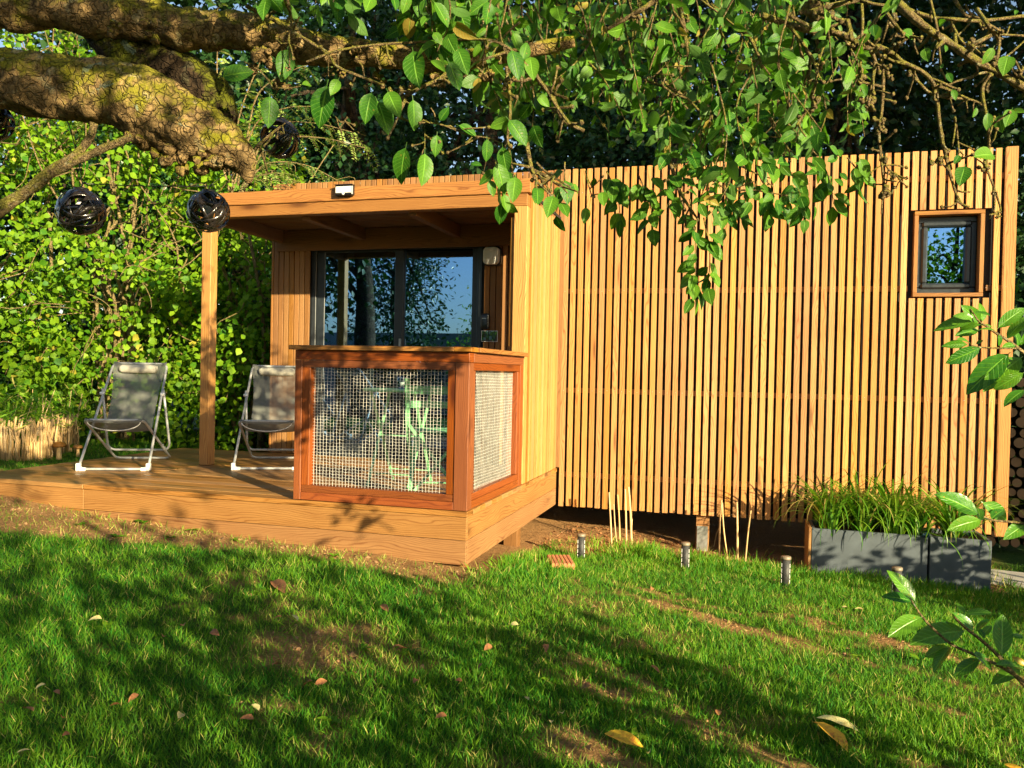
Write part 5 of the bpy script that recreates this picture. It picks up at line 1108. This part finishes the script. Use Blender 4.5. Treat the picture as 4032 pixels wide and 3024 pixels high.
OCT = (np.array([(.5, 0, 0), (-.5, .1, 0), (0, .42, .05), (.05, -.4, 0), (0, .05, .38), (0, 0, -.3)]), np.zeros((6, 2)), [(0, 2, 4), (2, 1, 4), (1, 3, 4), (3, 0, 4)])
o = cloud_mesh('soil_crumbs', [(OCT, np.c_[P, gz(P)+.001], rdir(n_)*np.array([1, 1, .3]), unit(rdir(n_)*.5+np.array([0, 0, 1.])), RNG.gamma(2., .0042, n_)+.003, np.zeros(n_))], M['crumb'], None, 'stuff'); tag(o, 'loose crumbs of dry soil on the bare ground', 'soil')
n_ = 60; C0 = np.c_[RNG.uniform(-2.6, 3.0, n_), RNG.uniform(-2.2, .3, n_)]; P = np.repeat(C0, 9, 0); a = RNG.uniform(0, 6.283, len(P)); Pz = np.c_[P, gz(P)+.006]
o = cloud_mesh('lawn_weeds', [(leaf_tpl(3, .22, .2, .35), Pz, np.c_[np.cos(a), np.sin(a), RNG.uniform(.25, .9, len(a))], np.tile([0, 0, 1.], (len(a), 1))+RNG.normal(size=(len(a), 3))*.2, RNG.uniform(.025, .055, len(a)), RNG.uniform(0, .8, len(a)))], M['hazel'], None, 'stuff'); tag(o, 'small broad leaved weed rosettes among the lawn grass', 'weeds')
# ------------------------------------------------------------------ fallen leaves
def fleaf(lab, x, y, L, w_, a, mat, curl, tilt, cat='leaf', group=None, roll=0.):
    V, U, Fc = leaf_tpl(6, w_, .25, curl, .0, .1); b = MB(); V = V*L
    b.add(V, Fc, None, None, True); o = b.build('fallen_leaf', mat, None); g0 = float(gz([(x, y)])[0]); o.location = (x, y, g0+.034); o.rotation_euler = (roll, tilt, a); tag(o, lab, cat, group)
    return o
YL = [('curled golden yellow leaf lying in shaded grass at the bottom', 2380, 2895, 2530, 2935, 'yleaf'), ('yellow and brown leaf lying in a sunny strip of grass', 3200, 2815, 3345, 2905, 'yleaf'), ('pale green yellow leaf lying on the sunny grass beside the brown edged one', 3215, 2795, 3385, 2830, 'pleaf'), ('yellow leaf at the bottom right corner of the lawn', 3955, 2960, 4040, 2990, 'yleaf'), ('pale curled leaf at the bottom left of the lawn', 65, 3010, 120, 2990, 'pleaf'), ('bunch of rust coloured leaf on the shaded lawn before the terrace', 1075, 2350, 1115, 2385, 'bleaf'), ('tan leaf in the shaded lawn below the rusty one', 1145, 2475, 1175, 2490, 'pleaf'), ('rust leaf in the shaded grass near the terrace corner', 1500, 2420, 1525, 2440, 'bleaf')]
for lab, x0, y0_, x1, y1_, mm in YL:
    p = onz(x0, y0_, -.34); q = onz(x1, y1_, -.34); d = q-p; fleaf(lab, p[0], p[1], float(np.linalg.norm(d)), .19, math.atan2(d[1], d[0]), M[mm], .18, -.05, roll=RNG.uniform(-.3, .5))
BL = [(400, 2520), (180, 2770), (210, 2790), (545, 2800), (640, 2590), (990, 2830), (1000, 2880), (1230, 2730), (1240, 2745), (1545, 2600), (1070, 2680), (240, 2890), (275, 2960), (1935, 2580), (1560, 2610), (1640, 2720), (2330, 2715), (2170, 2880), (1820, 2720), (2215, 2840), (2320, 2980), (2560, 2980), (2830, 2820), (2560, 2630), (830, 2560), (1900, 2650), (2570, 2285), (2830, 2240), (2150, 2560), (2010, 2490), (3340, 2325), (3400, 2330), (720, 2540), (90, 2860), (430, 2850), (1110, 2500), (1400, 2700), (1760, 2850), (2080, 2790), (700, 2890)]
for i, (x, y) in enumerate(BL):
    p = onz(x, y, -.36); fleaf('small dry brown leaf lying on the lawn', p[0], p[1], RNG.uniform(.025, .05), .32, RNG.uniform(0, 6.28), M['bleaf'] if RNG.uniform() < .7 else M['pleaf'], RNG.uniform(.2, .6), RNG.uniform(-.5, .2), 'leaf', 'small dry leaves scattered on the lawn', RNG.uniform(-.6, .6))
# ------------------------------------------------------------------ light, camera
sc = bpy.context.scene
wd_ = bpy.data.worlds.new('World'); sc.world = wd_; wd_.use_nodes = True; nt = wd_.node_tree; nt.nodes.clear()
sky = nt.nodes.new('ShaderNodeTexSky'); sky.sky_type = 'NISHITA'; sky.sun_disc = False; sky.sun_elevation = SUN_EL; sky.sun_rotation = SUN_AZ
bg = nt.nodes.new('ShaderNodeBackground'); bg.inputs['Strength'].default_value = .068; wo = nt.nodes.new('ShaderNodeOutputWorld')
nt.links.new(sky.outputs[0], bg.inputs[0]); nt.links.new(bg.outputs[0], wo.inputs[0])
sl = bpy.data.lights.new('sun', 'SUN'); sl.energy = 5.0; sl.angle = R(.53); sl.color = (1., .85, .53)
so = bpy.data.objects.new('sun', sl); col.objects.link(so); so.rotation_euler = Vector(-SUN).to_track_quat('-Z', 'Y').to_euler()
cam = bpy.data.cameras.new('camera'); cam.sensor_width = 36; cam.lens = F_PX/4032*36; cam.clip_start = .05; cam.clip_end = 500
co = bpy.data.objects.new('camera', cam); col.objects.link(co); sc.camera = co
Rv = _rt*math.cos(ROLL)+CU*math.sin(ROLL); Uv = -_rt*math.sin(ROLL)+CU*math.cos(ROLL)
co.matrix_world = Matrix(((Rv[0], Uv[0], -CF[0], CAM[0]), (Rv[1], Uv[1], -CF[1], CAM[1]), (Rv[2], Uv[2], -CF[2], CAM[2]), (0, 0, 0, 1)))
sc.view_settings.view_transform = 'Standard'; sc.view_settings.look = 'None'; sc.view_settings.exposure = 1.6; sc.view_settings.gamma = 1
sc.cycles.use_denoising = True; sc.cycles.max_bounces = 8; sc.cycles.transparent_max_bounces = 24; sc.cycles.diffuse_bounces = 4
